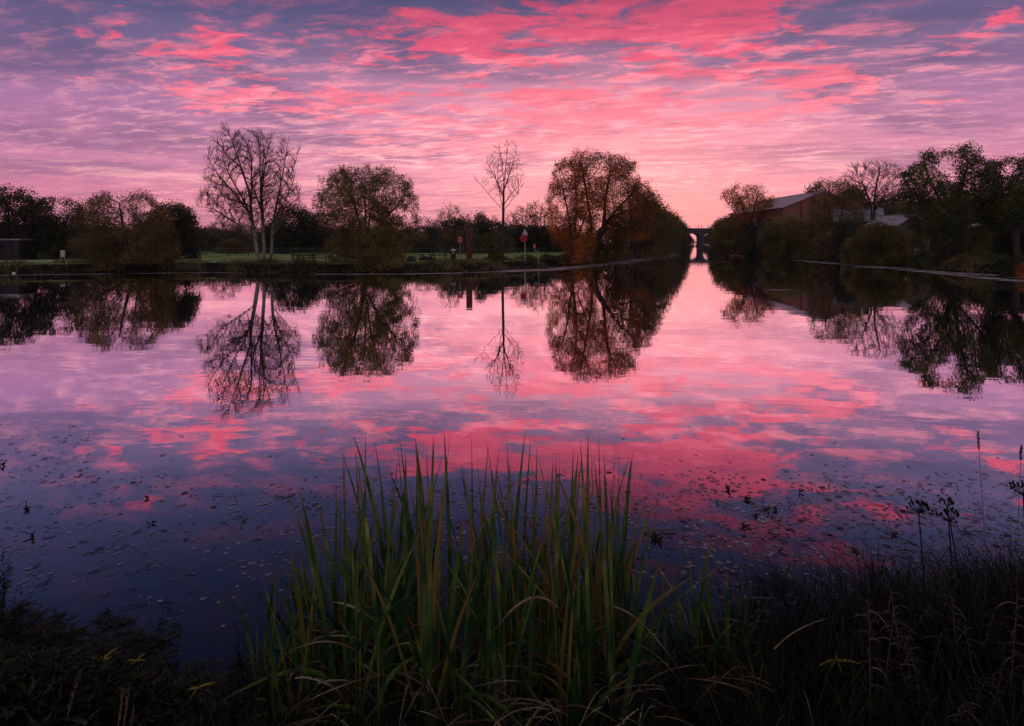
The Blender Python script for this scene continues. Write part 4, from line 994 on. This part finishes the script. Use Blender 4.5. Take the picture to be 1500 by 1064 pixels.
# ================================================================== foreground: reeds, rushes, weeds on the near bank, lily pads
M['reed'] = leaf_mat('reed_green', [(.008, .030, .012), (.022, .075, .022), (.10, .16, .035), (.38, .33, .09)], scale=2.5, trans=.3, rough=.42, tip=(.20, .11, .05))
M['reed_dry'] = leaf_mat('reed_dry', [(.03, .017, .010), (.10, .055, .032), (.36, .29, .22)], scale=3, trans=.2, rough=.6)
M['reed_yellow'] = leaf_mat('reed_yellow', [(.10, .10, .025), (.20, .15, .04), (.24, .12, .04)], scale=2, trans=.3, rough=.5)
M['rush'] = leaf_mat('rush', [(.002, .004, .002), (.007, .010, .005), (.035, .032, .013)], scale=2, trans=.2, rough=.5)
M['seed'] = leaf_mat('seed_head', [(.05, .03, .02), (.12, .075, .05)], scale=6, trans=.1)
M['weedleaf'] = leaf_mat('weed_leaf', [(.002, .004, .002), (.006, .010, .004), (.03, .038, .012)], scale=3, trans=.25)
M['weedleaf_y'] = leaf_mat('yellow_weed_leaf', [(.16, .13, .02), (.42, .33, .05)], scale=3, trans=.3)
M['curlleaf'] = leaf_mat('curled_leaf', [(.02, .016, .011), (.06, .045, .035), (.16, .13, .115)], scale=4, trans=.15)
M['pad'] = leaf_mat('lily_pad', [(.02, .024, .03), (.06, .065, .08), (.24, .22, .25)], scale=1.2, trans=0, rough=.22)
M['pad'].node_tree.nodes['Principled BSDF'].inputs['Specular IOR Level'].default_value = .9
M['padbrown'] = leaf_mat('brown_pad', [(.012, .010, .010), (.03, .022, .02)], scale=1.2, trans=0, rough=.5)

def blade_obj(name, m, parent, base, dirs, L, W, bend, rng, S=8, fold=.25, roll=None, tipw=0.0, sharp=2.6):
    V, F = blades(np.atleast_2d(base), np.atleast_2d(dirs), np.atleast_1d(L), np.atleast_1d(W), np.atleast_2d(bend), rng, S=S, fold=fold, roll=roll, tipw=tipw, sharp=sharp)
    me = mesh_np(name, V, [F]); at_ = me.attributes.new('along', 'FLOAT', 'POINT'); n_ = len(np.atleast_2d(base))
    if len(me.vertices) == n_ * (S + 1) * 3: at_.data.foreach_set('value', np.tile(np.repeat(np.linspace(0, 1, S + 1), 3), n_).astype(np.float32))
    return obj(name, me, m, parent, smooth=True)

# outline of the reed clump: how high the tips reach across it (photo px -> py)
TOPX = [395, 420, 440, 470, 495, 520, 545, 560, 600, 640, 668, 700, 725, 760, 800, 840, 862, 905, 935, 955, 975, 1005, 1040, 1060, 1075, 1100]
TOPY = [850, 815, 745, 730, 700, 672, 645, 665, 672, 648, 632, 665, 665, 652, 690, 675, 650, 655, 700, 745, 820, 790, 785, 850, 812, 860]
rng = np.random.default_rng(2024)
G_REED = 'reed plants standing in the clump at the near water edge'
def reed_plant(x, y, tip_px, tip_py, label, group, nb, dry=0, yellow=False, wmul=1.0):
    """one plant: a sheaf of leaves from one foot; the tallest reaches toward the outline"""
    gz = max(-.12, ground_z(x, y) - .05)
    root = thing('reed_plant', label, 'reed', (x, y, gz), 0, group)
    ty = y + rng.uniform(-.15, .25); tx = ux(tip_px, ty); tz = uz(tip_py, ty)
    top = np.array([tx - x, ty - y, tz - gz]); Lm = np.linalg.norm(top)
    d0 = unit(top + np.array([-(tx - x) * .5, 0, 0])); base = rng.normal(size=(nb, 3)) * np.array([.02, .02, 0])
    dirs = np.zeros((nb, 3)); L = np.zeros(nb); bend = np.zeros((nb, 3))
    for k in range(nb):
        if k == 0: L[k] = Lm; bend[k] = top - d0 * Lm; dirs[k] = d0
        else:
            sp_ = rng.normal(size=3) * np.array([.16, .16, 0]); dirs[k] = unit(d0 + sp_ * .8)
            L[k] = Lm * rng.uniform(.5, .97); arch = rng.random() < .2
            if arch: L[k] *= .8; a_ = rng.uniform(0, 6.28); bend[k] = np.array([math.cos(a_) * .6, math.sin(a_) * .5, -rng.uniform(.5, 1.0)]) * L[k]; continue
            bend[k] = np.array([sp_[0], sp_[1], -.12 * rng.random()]) * L[k] * rng.uniform(.2, 1.1)
    W = rng.uniform(.016, .036, nb) * wmul
    blade_obj('leaves', M['reed_yellow'] if yellow else M['reed'], root, base, dirs, L, W, bend, rng, S=10, fold=.22, roll=rng.normal(size=nb) * .9 + 1.57, sharp=4.0)
    MB().bar((0, 0, 0), tuple(d0 * Lm * .42), .008, 6, .004).build('stem', M['reed_yellow'] if rng.random() < .4 else M['reed'], root)
    for _ in range(dry):
        zf = rng.uniform(.12, .5) * Lm; a = rng.uniform(0, 6.28); l = rng.uniform(.22, .6)
        b_ = d0 * zf; dr = unit(np.array([math.cos(a), math.sin(a) * .7, rng.uniform(.1, .9)]))
        blade_obj('dry_leaf', M['reed_dry'], root, b_, dr, l, rng.uniform(.006, .015), np.array([math.cos(a) * .3, math.sin(a) * .2, -rng.uniform(.5, 1.5)]) * l, rng, S=10, fold=.35)
    return root
nplants = 0
for k in range(130):
    u = (k + rng.random()) / 130; px = 405 + u * 665
    if px > 935 and rng.random() < .8: continue
    y = rng.uniform(3.25, 4.45); bx = ux(np.clip(px + rng.normal() * 14, 425, 1060), y)
    # feet stay inside the clump; tips lean outward at its edges
    cx = ux(735 + (px - 735) * (.93 if px < 735 else .97), 3.9)
    x = cx + rng.normal() * .05
    lim = np.interp(px, TOPX, TOPY) - (24 if 480 < px < 950 else 0); drop = abs(rng.normal()) * 115
    if k % 3 == 0: drop = rng.uniform(-8, 12)
    reed_plant(x, y, px + rng.normal() * 10 - (10 if px < 560 else 0), min(lim + drop, 930), 'green reed plant with long pointed leaves, standing among the others in the near clump', G_REED,
               int(rng.integers(3, 7)), dry=int(rng.random() < .7) + int(rng.random() < .4), yellow=rng.random() < (.18 if px < 780 else .42))
# singled out members of the clump
reed_plant(-.62, 3.6, 432, 768, 'wide-leaved green reed leaning far left, lowest in front of the clump', None, 2, 0, wmul=1.7)
reed_plant(-.95, 4.0, 520, 660, 'tall reed whose top leaf points up-left of the clump, above the left water', None, 3, 0)
reed_plant(.48, 3.9, 925, 660, 'reed with a soft brown plume-like tip bending right at the top of the clump', None, 3, 1, yellow=True)
reed_plant(.36, 4.0, 866, 648, 'upright reed with a brownish feathery tip, tallest right of centre', None, 4, 0, yellow=True)
reed_plant(1.08, 3.7, 1044, 786, 'narrow green reed standing apart right of the clump, rightmost of three spikes', None, 3, 1)
reed_plant(.98, 3.8, 1026, 792, 'narrow green reed standing apart right of the clump, middle of three spikes', None, 3, 1)
reed_plant(.9, 3.75, 1003, 795, 'narrow green reed standing apart right of the clump, leftmost of three spikes', None, 3, 0)
reed_plant(1.38, 3.8, 1098, 805, 'pair of thin straight reed leaves between the clump and the right bank', None, 2, 0)

# litter of broken dead leaves round the feet of the reeds
n = 420
b_ = np.stack([rng.uniform(-1.15, 1.35, n), rng.uniform(2.75, 4.0, n), rng.uniform(0, .42, n)], 1); b_[:, 2] += np.clip(terrain(b_[:, 0], b_[:, 1]), 0, 1)
a = rng.uniform(0, 6.28, n)
V, F = blades(b_, unit(np.stack([np.cos(a), np.sin(a) * .8, rng.uniform(-.1, .8, n)], 1)), rng.uniform(.08, .34, n), rng.uniform(.004, .011, n), np.stack([np.cos(a) * .1, np.sin(a) * .1, -rng.uniform(.05, .35, n)], 1), rng, S=5)
tag(obj('dead_reed_litter', mesh_np('dead_reed_litter', V, [F]), M['reed_dry'], smooth=True), 'tangle of broken dead reed leaves at the foot of the clump', 'dead leaves', kind='stuff')
n = 2600
b_ = np.stack([rng.uniform(-1.6, 1.5, n), rng.uniform(2.4, 3.9, n), np.zeros(n)], 1); b_[:, 2] = np.clip(terrain(b_[:, 0], b_[:, 1]), -.05, 1) - .02
V, F = blades(b_, unit(rng.normal(size=(n, 3)) * .4 + np.array([0, 0, 1])), rng.uniform(.12, .48, n), rng.uniform(.004, .010, n), rng.normal(size=(n, 3)) * .1, rng, S=4)
tag(obj('near_grass', mesh_np('near_grass', V, [F]), M['weedleaf']), 'dark short grass on the near bank below the reeds', 'grass', kind='stuff')

n = 9000
b_ = np.stack([rng.uniform(-9, -1.4, n), rng.uniform(1.5, 4.9, n), np.zeros(n)], 1); tz = terrain(b_[:, 0], b_[:, 1]); b_ = b_[tz > .02]; b_[:, 2] = tz[tz > .02] - .02; n = len(b_)
V, F = blades(b_, unit(rng.normal(size=(n, 3)) * .5 + np.array([0, 0, 1])), rng.uniform(.05, .16, n), rng.uniform(.004, .010, n), rng.normal(size=(n, 3)) * .05, rng, S=4)
tag(obj('left_bank_grass', mesh_np('left_bank_grass', V, [F]), M['rush']), 'short dark grass between the weeds of the near left bank', 'grass', kind='stuff')

# --- right bank: thin dark rushes, a few kinds copied around
def tuft_mesh(seed, n, H, spread, wd, bendm):
    r = np.random.default_rng(seed); base = np.stack([r.normal(size=n) * .06, r.normal(size=n) * .06, np.full(n, -.05)], 1)
    dr = unit(np.stack([r.normal(size=n) * spread, r.normal(size=n) * spread, np.ones(n)], 1)); L = H * r.uniform(.45, 1.0, n)
    V, F = blades(base, dr, L, r.uniform(.6, 1.3, n) * wd, np.stack([r.normal(size=n), r.normal(size=n), -np.abs(r.normal(size=n)) * .4], 1) * bendm * L[:, None], r, S=6)
    return mesh_np('rush_tuft', V, [F])
TM = [tuft_mesh(s, n, 1.0, sp, wd, b) for s, n, sp, wd, b in [(1, 26, .22, .0065, .16), (2, 34, .30, .0055, .22), (3, 20, .18, .0075, .12), (4, 40, .34, .005, .3)]]
RTX = [1075, 1120, 1160, 1200, 1240, 1280, 1300, 1340, 1380, 1420, 1460, 1520]; RTY = [890, 870, 832, 822, 800, 782, 770, 795, 780, 765, 752, 745]
for k in range(120):
    px = rng.uniform(1085, 1530); y = rng.uniform(3.1, 4.9); x = ux(px, y)
    gz = max(ground_z(x, y), -.03)
    if ground_z(x, y) < -.25: continue
    lim = np.interp(px, RTX, RTY) + abs(rng.normal()) * 35; H = max(.25, uz(lim, y) - gz)
    o = obj('rush_tuft', TM[k % 4], M['rush']); o.location = (x, y, gz); o.scale = (.9, .9, H); o.rotation_euler = (0, 0, rng.uniform(0, 6.28))
    tag(o, 'dark tuft of thin rushes among the others on the near right bank', 'rush', 'rush tufts on the near right bank')
for px, py, y, lab in [(1284, 748, 4.3, 'tallest dark rush tuft, spike rising between the lily pads and the right bank'), (1098, 802, 4.1, 'dark rush tuft nearest the reed clump on the right')]:
    x = ux(px, y); gz = max(ground_z(x, y), -.05)
    o = obj('rush_tuft', tuft_mesh(px, 12, 1.0, .07, .009, .06), M['rush']); o.location = (x, y, gz); o.scale = (.8, .8, uz(py, y) - gz)
    tag(o, lab, 'rush')
# dense dark undergrowth under them
n = 34000
b_ = np.stack([1.05 + 11 * rng.random(n) ** 1.6, rng.uniform(1.2, 7.0, n), np.zeros(n)], 1); b_ = b_[(b_[:, 1] > 2.3) | (b_[:, 0] > 2.5)]; n = len(b_); tz = terrain(b_[:, 0], b_[:, 1]); b_ = b_[tz > .0]; b_[:, 2] = tz[tz > 0] - .02; n = len(b_)
V, F = blades(b_, unit(rng.normal(size=(n, 3)) * .35 + np.array([0, 0, 1])), rng.uniform(.15, .5, n), rng.uniform(.004, .011, n), rng.normal(size=(n, 3)) * .12, rng, S=4)
tag(obj('dark_undergrowth', mesh_np('dark_undergrowth', V, [F]), M['rush']), 'dark undergrowth of grass covering the near right bank', 'grass', kind='stuff')

# leafy stems with drooping curled leaves
def curl_stem(seed, H=1.0):
    r = np.random.default_rng(seed); root = thing('drooping_weed', 'x', 'weed')
    lean = r.normal(size=2) * .08
    MB().bar((0, 0, -.05), (lean[0] * H, lean[1] * H, H), .005, 5, .002).build('stem', M['seed'], root)
    n = int(17 * H + 6); z = np.linspace(.12, 1, n) * H; a = np.arange(n) * 2.4 + r.normal(size=n) * .3
    base = np.stack([lean[0] * z, lean[1] * z, z], 1); L = r.uniform(.06, .12, n)
    dr = unit(np.stack([np.cos(a), np.sin(a), np.full(n, .55)], 1))
    V, F = blades(base, dr, L, r.uniform(.007, .012, n), np.stack([np.cos(a) * .1, np.sin(a) * .1, -r.uniform(.7, 1.3, n)], 1) * L[:, None], r, S=7, fold=.3, roll=a + 1.57)
    obj('leaves', mesh_np('leaves', V, [F]), M['curlleaf'], root, smooth=True)
    return root
CS = [curl_stem(s, 1.0) for s in (11, 12, 13)]; nc = 0
for k in range(44):
    px = rng.uniform(1270, 1500); py = rng.uniform(870, 1030); y = rng.uniform(2.85, 3.9); x = ux(px, y); gz = ground_z(x, y); H = uz(py, y) - gz
    if H < .15: continue
    o = CS[nc] if nc < 3 else copy_tree(CS[nc % 3], (0, 0, 0)); nc += 1
    o.location = (x, y, gz); o.scale = (1, 1, min(1.25, H)) if H > .8 else (.9, .9, max(.35, H)); o.rotation_euler = (rng.normal() * .08, rng.normal() * .08, rng.uniform(0, 6.28))
    o['label'] = 'upright weed stem with pale drooping curled leaves on the near right bank'; o['group'] = 'curled-leaf weeds on the right bank'

# umbrella seed heads
def umbel(label, px, py, y, R_, n, foot_px=None):
    x = ux(foot_px or px, y); gz = max(ground_z(x, y), -.05); top = Vector((ux(px, y) - x, 0, uz(py, y) - gz))
    root = thing('umbel_plant', label, 'seed head', (x, y, gz))
    mid = top * .55 + Vector((.012, 0, 0)); mb = MB().bar((0, 0, -.05), mid, .0055, 6, .0045).bar(mid, top, .0045, 6, .0035); mb.build('stem', M['rush'], root)
    r = np.random.default_rng(int(px)); h = MB()
    for k in range(n):
        a = r.uniform(0, 6.28); e = r.uniform(.35, 1.35); d = Vector((math.cos(a) * math.cos(e), math.sin(a) * math.cos(e), math.sin(e))); q = top + d * R_ * r.uniform(.75, 1.05)
        h.bar(top, q, .0014, 4, .001)
        h.lathe([(.0015, 0), (.0065, .005), (.0065, .012), (.002, .019)], 6, (q.x, q.y, q.z - .004))
    h.build('seed_head', M['rush'], root)
umbel('dark umbrella-shaped seed head on a straight stem, leftmost above the right bank', 1346, 752, 3.9, .075, 34, 1354)
umbel('dark two-tiered seed head on a bent stem, middle of the three', 1392, 765, 3.9, .08, 30, 1412)
umbel('smaller upper seed head beside the two-tiered one', 1388, 742, 4.0, .05, 18, 1396)
umbel('dark seed head cut by the right edge of the picture', 1499, 727, 3.7, .08, 30, 1506)
# tall thin grass stem with a seeded top
def seed_grass(label, px, py, y, foot_px, head=.12, m='seed', thick=.0018, name='seed_grass'):
    x = ux(foot_px, y); gz = max(ground_z(x, y), -.05); top = Vector((ux(px, y) - x, 0, uz(py, y) - gz))
    root = thing(name, label, 'grass', (x, y, gz))
    mid = top * .5 + Vector(((px - foot_px) * -.0012, 0, 0))
    MB().bar((0, 0, -.03), mid, thick, 5).bar(mid, top, thick, 5, thick * .6).build('stem', M[m], root)
    r = np.random.default_rng(int(px * 7 + py)); n = 46; t_ = np.linspace(0, 1, n); a = r.uniform(0, 6.28, n)
    dirn = np.array((top - mid).normalized()); base = np.array(top) - dirn * head * (1 - t_)[:, None]
    V, F = blades(base, unit(np.stack([np.cos(a) * .5, np.sin(a) * .5, np.ones(n)], 1)), np.full(n, .022), np.full(n, .0042), np.zeros((n, 3)), r, S=3)
    obj('seed_head', mesh_np('seed_head', V, [F]), M[m], root)
    return root
seed_grass('very tall thin grass stem with a narrow seed spike, high over the right lily pads', 1432, 634, 3.7, 1446, .11)
seed_grass('shorter thin stem with drooping spike near the right edge', 1496, 655, 3.6, 1488, .08)
for k, (px, py, f) in enumerate([(116, 992, 92), (181, 1008, 170), (190, 1006, 178), (196, 1040, 186)]):
    seed_grass(['pale feathery grass spike standing alone in the dark bottom-left corner', 'pale feathery grass spike, left of the three together at the bottom left', 'pale feathery grass spike, middle of the three together at the bottom left', 'pale feathery grass spike, shortest and rightmost of the three at the bottom left'][k], px, py, 2.75, f, .16, 'reed_dry', .0025)
# small green and yellow leaf whorls on the dark banks
def whorl(label, px, py, y, m, n, L, seed, lean=(0, 0)):
    x = ux(px, y); z = uz(py, y); gz = ground_z(x, y); gz = max(gz, -.05)
    root = thing('leafy_weed', label, 'weed', (x, y, gz)); r = np.random.default_rng(seed); h = max(.08, z - gz)
    MB().bar((lean[0], lean[1], -.04), (0, 0, h), .004, 5, .002).build('stem', M['weedleaf'], root)
    a = np.arange(n) * 6.283 / n + r.normal(size=n) * .35
    V, F = blades(np.tile([0, 0, h], (n, 1)).astype(float), unit(np.stack([np.cos(a), np.sin(a), r.uniform(.1, .5, n)], 1)), L * r.uniform(.7, 1.2, n), np.full(n, L * .17), np.stack([np.cos(a) * .2, np.sin(a) * .2, -r.uniform(.1, .6, n)], 1) * L, r, S=7, fold=.25, roll=a + 1.57)
    obj('leaves', mesh_np('leaves', V, [F]), M[m], root, smooth=True)
whorl('yellow leaf whorl in the dark corner, leftmost of the yellow-leaved weeds', 148, 968, 3.3, 'weedleaf_y', 6, .085, 1)
whorl('small brownish yellow leaf tuft right of the leftmost yellow whorl', 200, 968, 3.35, 'weedleaf_y', 4, .055, 2)
whorl('yellow upright leaf pair on the dark bank below the reed clump edge', 290, 1008, 3.1, 'weedleaf_y', 4, .07, 3)
whorl('single yellow star of leaves in the dark right bank', 1226, 968, 3.15, 'weedleaf_y', 5, .09, 4)
whorl('long pale green leaves at the left foot of the right bank', 1140, 985, 3.2, 'weedleaf', 5, .2, 5)

# left bank: low leafy weeds, one kind built and copied
def leafy_mound(seed, m):
    r = np.random.default_rng(seed); root = thing('low_weed', 'x', 'weed'); n = 16
    mb = MB(); bases = []; dirs = []; Ls = []
    for k in range(n):
        a = r.uniform(0, 6.28); t_ = Vector((math.cos(a) * r.uniform(.03, .16), math.sin(a) * r.uniform(.03, .16), r.uniform(.08, .24)))
        mb.bar((t_.x * .2, t_.y * .2, -.03), t_, .0025, 4, .0015)
        for j in range(11):
            f = r.uniform(.35, 1); b2 = r.uniform(0, 6.28); bases.append((t_.x * (.2 + .8 * f), t_.y * (.2 + .8 * f), t_.z * f)); dirs.append((math.cos(b2), math.sin(b2), r.uniform(0, .8))); Ls.append(r.uniform(.025, .065))
    mb.build('stems', M['weedleaf'], root)
    V, F = blades(np.array(bases), unit(np.array(dirs)), np.array(Ls), np.array(Ls) * .26, r.normal(size=(len(Ls), 3)) * .012, r, S=4, fold=.2)
    obj('leaves', mesh_np('leaves', V, [F]), M[m], root)
    return root
LM = [leafy_mound(s, m) for s, m in ((1, 'weedleaf'), (2, 'rush'), (3, 'rush'), (4, 'rush'))]
LTX = [-20, 60, 130, 190, 260, 300, 360, 430]; LTY = [955, 965, 975, 985, 1005, 1020, 1035, 1050]
nl = 0
for k in range(170):
    px = rng.uniform(-40, 455); y = rng.uniform(2.7, 4.35); x = ux(px, y); g0 = ground_z(x, y)
    if g0 < -.08: continue
    gz = max(g0, -.01); lim = np.interp(px, LTX, LTY); H = uz(lim, y) - gz; s = float(np.clip(H / .24, .22, 2.0)) * rng.uniform(.5, .95)
    o = LM[nl] if nl < 4 else copy_tree(LM[nl % 4], (0, 0, 0)); nl += 1
    o.location = (x, y, gz); o.scale = (1.3, 1.3, s); o.rotation_euler = (0, 0, rng.uniform(0, 6.28))
    o['label'] = 'low dark leafy weed among the others on the near left bank'; o['group'] = 'low weeds on the near left bank'
# twiggy plant at the left edge
def twig_plant(label, px, y, top_py, seed, n, wid):
    r = np.random.default_rng(seed); x = ux(px, y); gz = max(-.05, ground_z(x, y)); H = uz(top_py, y) - gz
    root = thing('twiggy_plant', label, 'weed', (x, y, gz)); base = np.stack([r.normal(size=n) * .03, r.normal(size=n) * .03, np.full(n, -.05)], 1)
    dr = unit(np.stack([r.normal(size=n) * .16, r.normal(size=n) * .12, np.ones(n)], 1)); L = H * r.uniform(.6, 1.02, n)
    V, F = blades(base, dr, L, np.full(n, .005), r.normal(size=(n, 3)) * .05, r, S=5, tipw=.3); obj('stems', mesh_np('stems', V, [F]), M['rush'], root)
    j = r.integers(0, n, n * 22); f = r.uniform(.25, 1, len(j)); a = r.uniform(0, 6.28, len(j))
    V, F = blades(base[j] + dr[j] * (L[j] * f)[:, None], unit(np.stack([np.cos(a), np.sin(a), r.uniform(.1, 1.2, len(j))], 1)), r.uniform(.03, .07, len(j)) * wid, np.full(len(j), .007), r.normal(size=(len(j), 3)) * .01, r, S=3)
    obj('leaves', mesh_np('leaves', V, [F]), M['weedleaf'], root)
twig_plant('tall leafy twiggy plant cut by the left edge of the picture', -2, 4.2, 778, 1, 9, 1)
twig_plant('second twiggy plant at the left edge, lower and nearer', 14, 4.0, 850, 2, 7, 1)
twig_plant('dark bent water plant rising from the water right of the left bank', 238, 4.3, 892, 3, 6, .5)
twig_plant('small dark water plant between the left bank and the bent one', 198, 4.35, 900, 4, 4, .5)
# bent stalk floating over the water at the clump's left
root = thing('bent_reed_leaf', 'single pale arching reed leaf reaching out left over the water', 'reed', (-.95, 3.95, 0))
blade_obj('leaf', M['reed_dry'], root, (0, 0, .55), unit(np.array([-.75, 0, .75])), .62, .012, (-.12, 0, -.18), rng, S=12)
root = thing('floating_stalk', 'straight brown stalk lying on the water right of the clump', 'stalk', (ux(965, 5.6), 5.6, .012))
MB().bar((-.16, 0, 0), (.17, .03, .01), .009, 7, .006).build('stalk', M['seed'], root)

# --- lily pads: round notched leaves flat on the water
def pad_mesh(seed, brown=False):
    r = np.random.default_rng(seed); n = 18; V = [(0, 0, .003)]
    a0 = r.uniform(0, 6.28); curl = r.uniform(0, .25)
    for ring, rr in ((0, .55), (1, 1.0)):
        for k in range(n):
            a = a0 + .22 + (6.283 - .44) * k / (n - 1); q = rr * (1 + r.normal() * .02)
            V.append((math.cos(a) * q, math.sin(a) * q, .003 + (curl * max(0, math.cos(a - a0 - 2)) ** 3 * .5 if ring else 0)))
    F3 = [(0, 1 + k, 2 + k) for k in range(n - 1)]; F4 = [(1 + k, 1 + n + k, 2 + n + k, 2 + k) for k in range(n - 1)]
    return mesh_np('lily_pad', V, [np.array(F3), np.array(F4)])
PM = [pad_mesh(s) for s in range(6)]
for me in PM: me.materials.append(M['pad'])
PB = [pad_mesh(s + 20) for s in range(3)]
for me in PB: me.materials.append(M['padbrown'])
def pad_density(px, py):
    """where the pads lie thick (photo px)"""
    d = 0
    if py > 690: d += .9 * math.exp(-((py - 745) / 60) ** 2) * (1 if px > 900 else .6 if px > 330 else .25)
    if px > 900: d += .8 * math.exp(-((py - 800) / 70) ** 2) * (px > 1000)
    if px < 130 and 622 < py < 700: d += .4
    if px < 700: d += .16 * math.exp(-((py - 830) / 60) ** 2)
    return d * (.35 + 1.3 * max(0, mnoise.noise(Vector((px * .012, py * .035, 1))) + .25))
pads = []; tries = 0
while len(pads) < 2300 and tries < 60000:
    tries += 1; py = rng.uniform(620, 960); px = rng.uniform(-20, 1520)
    if rng.random() > pad_density(px, py) * (355 / (py - 355)) ** 1.0: continue
    x, y = on_ground(px, py)
    if water_sd([x], [y])[0] > -.1: continue
    pads.append((x, y, rng.uniform(.008, .023) * (1 if rng.random() < .8 else 1.5)))
pads.sort(key=lambda p: p[1] / p[2])
for k, (x, y, r_) in enumerate(pads[:300]):
    bro = rng.random() < .1; me = (PB if bro else PM)[int(rng.integers(0, 3 if bro else 6))]
    o = obj('lily_pad', me); o.location = (x, y, .002 + .0008 * (k % 4)); o.scale = (r_, r_ * rng.uniform(.85, 1), r_ * .4 if rng.random() < .12 else .08 * r_); o.rotation_euler = (0, 0, rng.uniform(0, 6.28))
    if bro: tag(o, 'small dark brown pad floating on the water near the bank', 'lily pad', 'brown lily pads')
    else: tag(o, 'small round grey-green lily pad floating flat on the near water', 'lily pad', 'lily pads on the near water')
rest = pads[300:]; n = len(rest); P_ = np.array(rest); k = 9
ang = rng.uniform(0, 6.28, (n, 1)) + np.arange(k)[None] * 5.9 / (k - 1); rr = P_[:, 2:3] * rng.uniform(.85, 1.05, (n, k))
V = np.stack([P_[:, 0:1] + rr * np.cos(ang), P_[:, 1:2] + rr * np.sin(ang), np.repeat((.002 + rng.random(n) * .003)[:, None], k, 1)], -1).reshape(-1, 3)
tag(obj('far_lily_pads', mesh_np('far_lily_pads', V, [np.arange(n * k).reshape(n, k)]), M['pad']), 'drift of small lily pads farther out on the water', 'lily pads', kind='stuff')
# floating leaves, stalk bits and scum threads
n = 2600; px = rng.uniform(-20, 1520, n); py = 640 + 300 * rng.random(n) ** 1.3; keep = np.array([rng.random() < pad_density(a, b) * 1.0 + .05 for a, b in zip(px, py)])
px, py = px[keep], py[keep]; y = CAM_H * FPX / (py - 355); x = (px - 750) / FPX * y; ok = water_sd(x, y) < -.1; x, y = x[ok], y[ok]; n = len(x)
a = rng.uniform(0, 6.28, n)
V, F = blades(np.stack([x, y, np.full(n, .006)], 1), unit(np.stack([np.cos(a), np.sin(a), rng.uniform(0, .12, n)], 1)), rng.uniform(.03, .14, n), rng.uniform(.003, .012, n), np.stack([rng.normal(size=n) * .04, rng.normal(size=n) * .04, rng.uniform(-.004, .012, n)], 1), rng, S=4, fold=.1, roll=np.full(n, 0.0))
tag(obj('floating_debris', mesh_np('floating_debris', V, [F]), M['padbrown']), 'scattered stalks and dead leaves floating between the lily pads', 'floating leaves', kind='stuff')
n = 1500; px = rng.uniform(-20, 1520, n); py = rng.uniform(660, 960, n); y = CAM_H * FPX / (py - 355); x = (px - 750) / FPX * y; ok = water_sd(x, y) < -.1; x, y = x[ok], y[ok]; n = len(x); a = rng.uniform(0, 6.28, n)
V, F = blades(np.stack([x, y, np.full(n, .005)], 1), unit(np.stack([np.cos(a), np.sin(a), np.zeros(n)], 1)), rng.uniform(.05, .35, n), rng.uniform(.0012, .0026, n), np.stack([rng.normal(size=n) * .06, rng.normal(size=n) * .06, np.zeros(n)], 1), rng, S=4, fold=.0, roll=np.full(n, 0.0))
tag(obj('floating_threads', mesh_np('floating_threads', V, [F]), M['pad']), 'thin pale weed threads floating on the near water', 'weed', kind='stuff')
# dark upright scraps standing in the pad field
for k, (px, py, s) in enumerate([(963, 790, 1.5), (1068, 718, 1), (1095, 732, .9), (1124, 748, .8), (1136, 748, .8), (1172, 722, .7), (1089, 771, .8), (1108, 757, .7), (1250, 807, .7), (1308, 785, .9), (45, 787, 1.1), (40, 747, .9), (5, 683, 1), (215, 731, .6), (222, 768, .6)]):
    x, y = on_ground(px, py); r = np.random.default_rng(k + 50); n = 9
    a = r.uniform(0, 6.28, n)
    V, F = blades(np.tile([0, 0, 0], (n, 1)).astype(float) + r.normal(size=(n, 3)) * .01 * s, unit(np.stack([np.cos(a), np.sin(a), r.uniform(.1, 1, n)], 1)), r.uniform(.03, .07, n) * s, r.uniform(.012, .028, n) * s, r.normal(size=(n, 3)) * .015, r, S=4, fold=.4)
    o = obj('dead_leaf', mesh_np('dead_leaf', V, [F]), M['padbrown']); o.location = (x, y, .008); tag(o, 'small dark curled dead leaf standing up from the near water', 'dead leaf', 'dark dead leaves on the near water')

# ================================================================== thin morning air
hz = MB().box(-3300, 3300, -60, 3300, -3.5, 130).build('haze', None)
m = D.materials.new('haze'); m.use_nodes = True; t = NT(m.node_tree); t.n.clear()
pv = t.new('ShaderNodeVolumePrincipled'); pv.inputs['Color'].default_value = (.80, .80, .95, 1); pv.inputs['Density'].default_value = .00010; pv.inputs['Anisotropy'].default_value = .2
oo = t.new('ShaderNodeOutputMaterial'); t.l.new(pv.outputs[0], oo.inputs['Volume']); hz.data.materials.append(m)
tag(hz, 'thin lilac morning haze over the far channel', 'haze', kind='stuff')
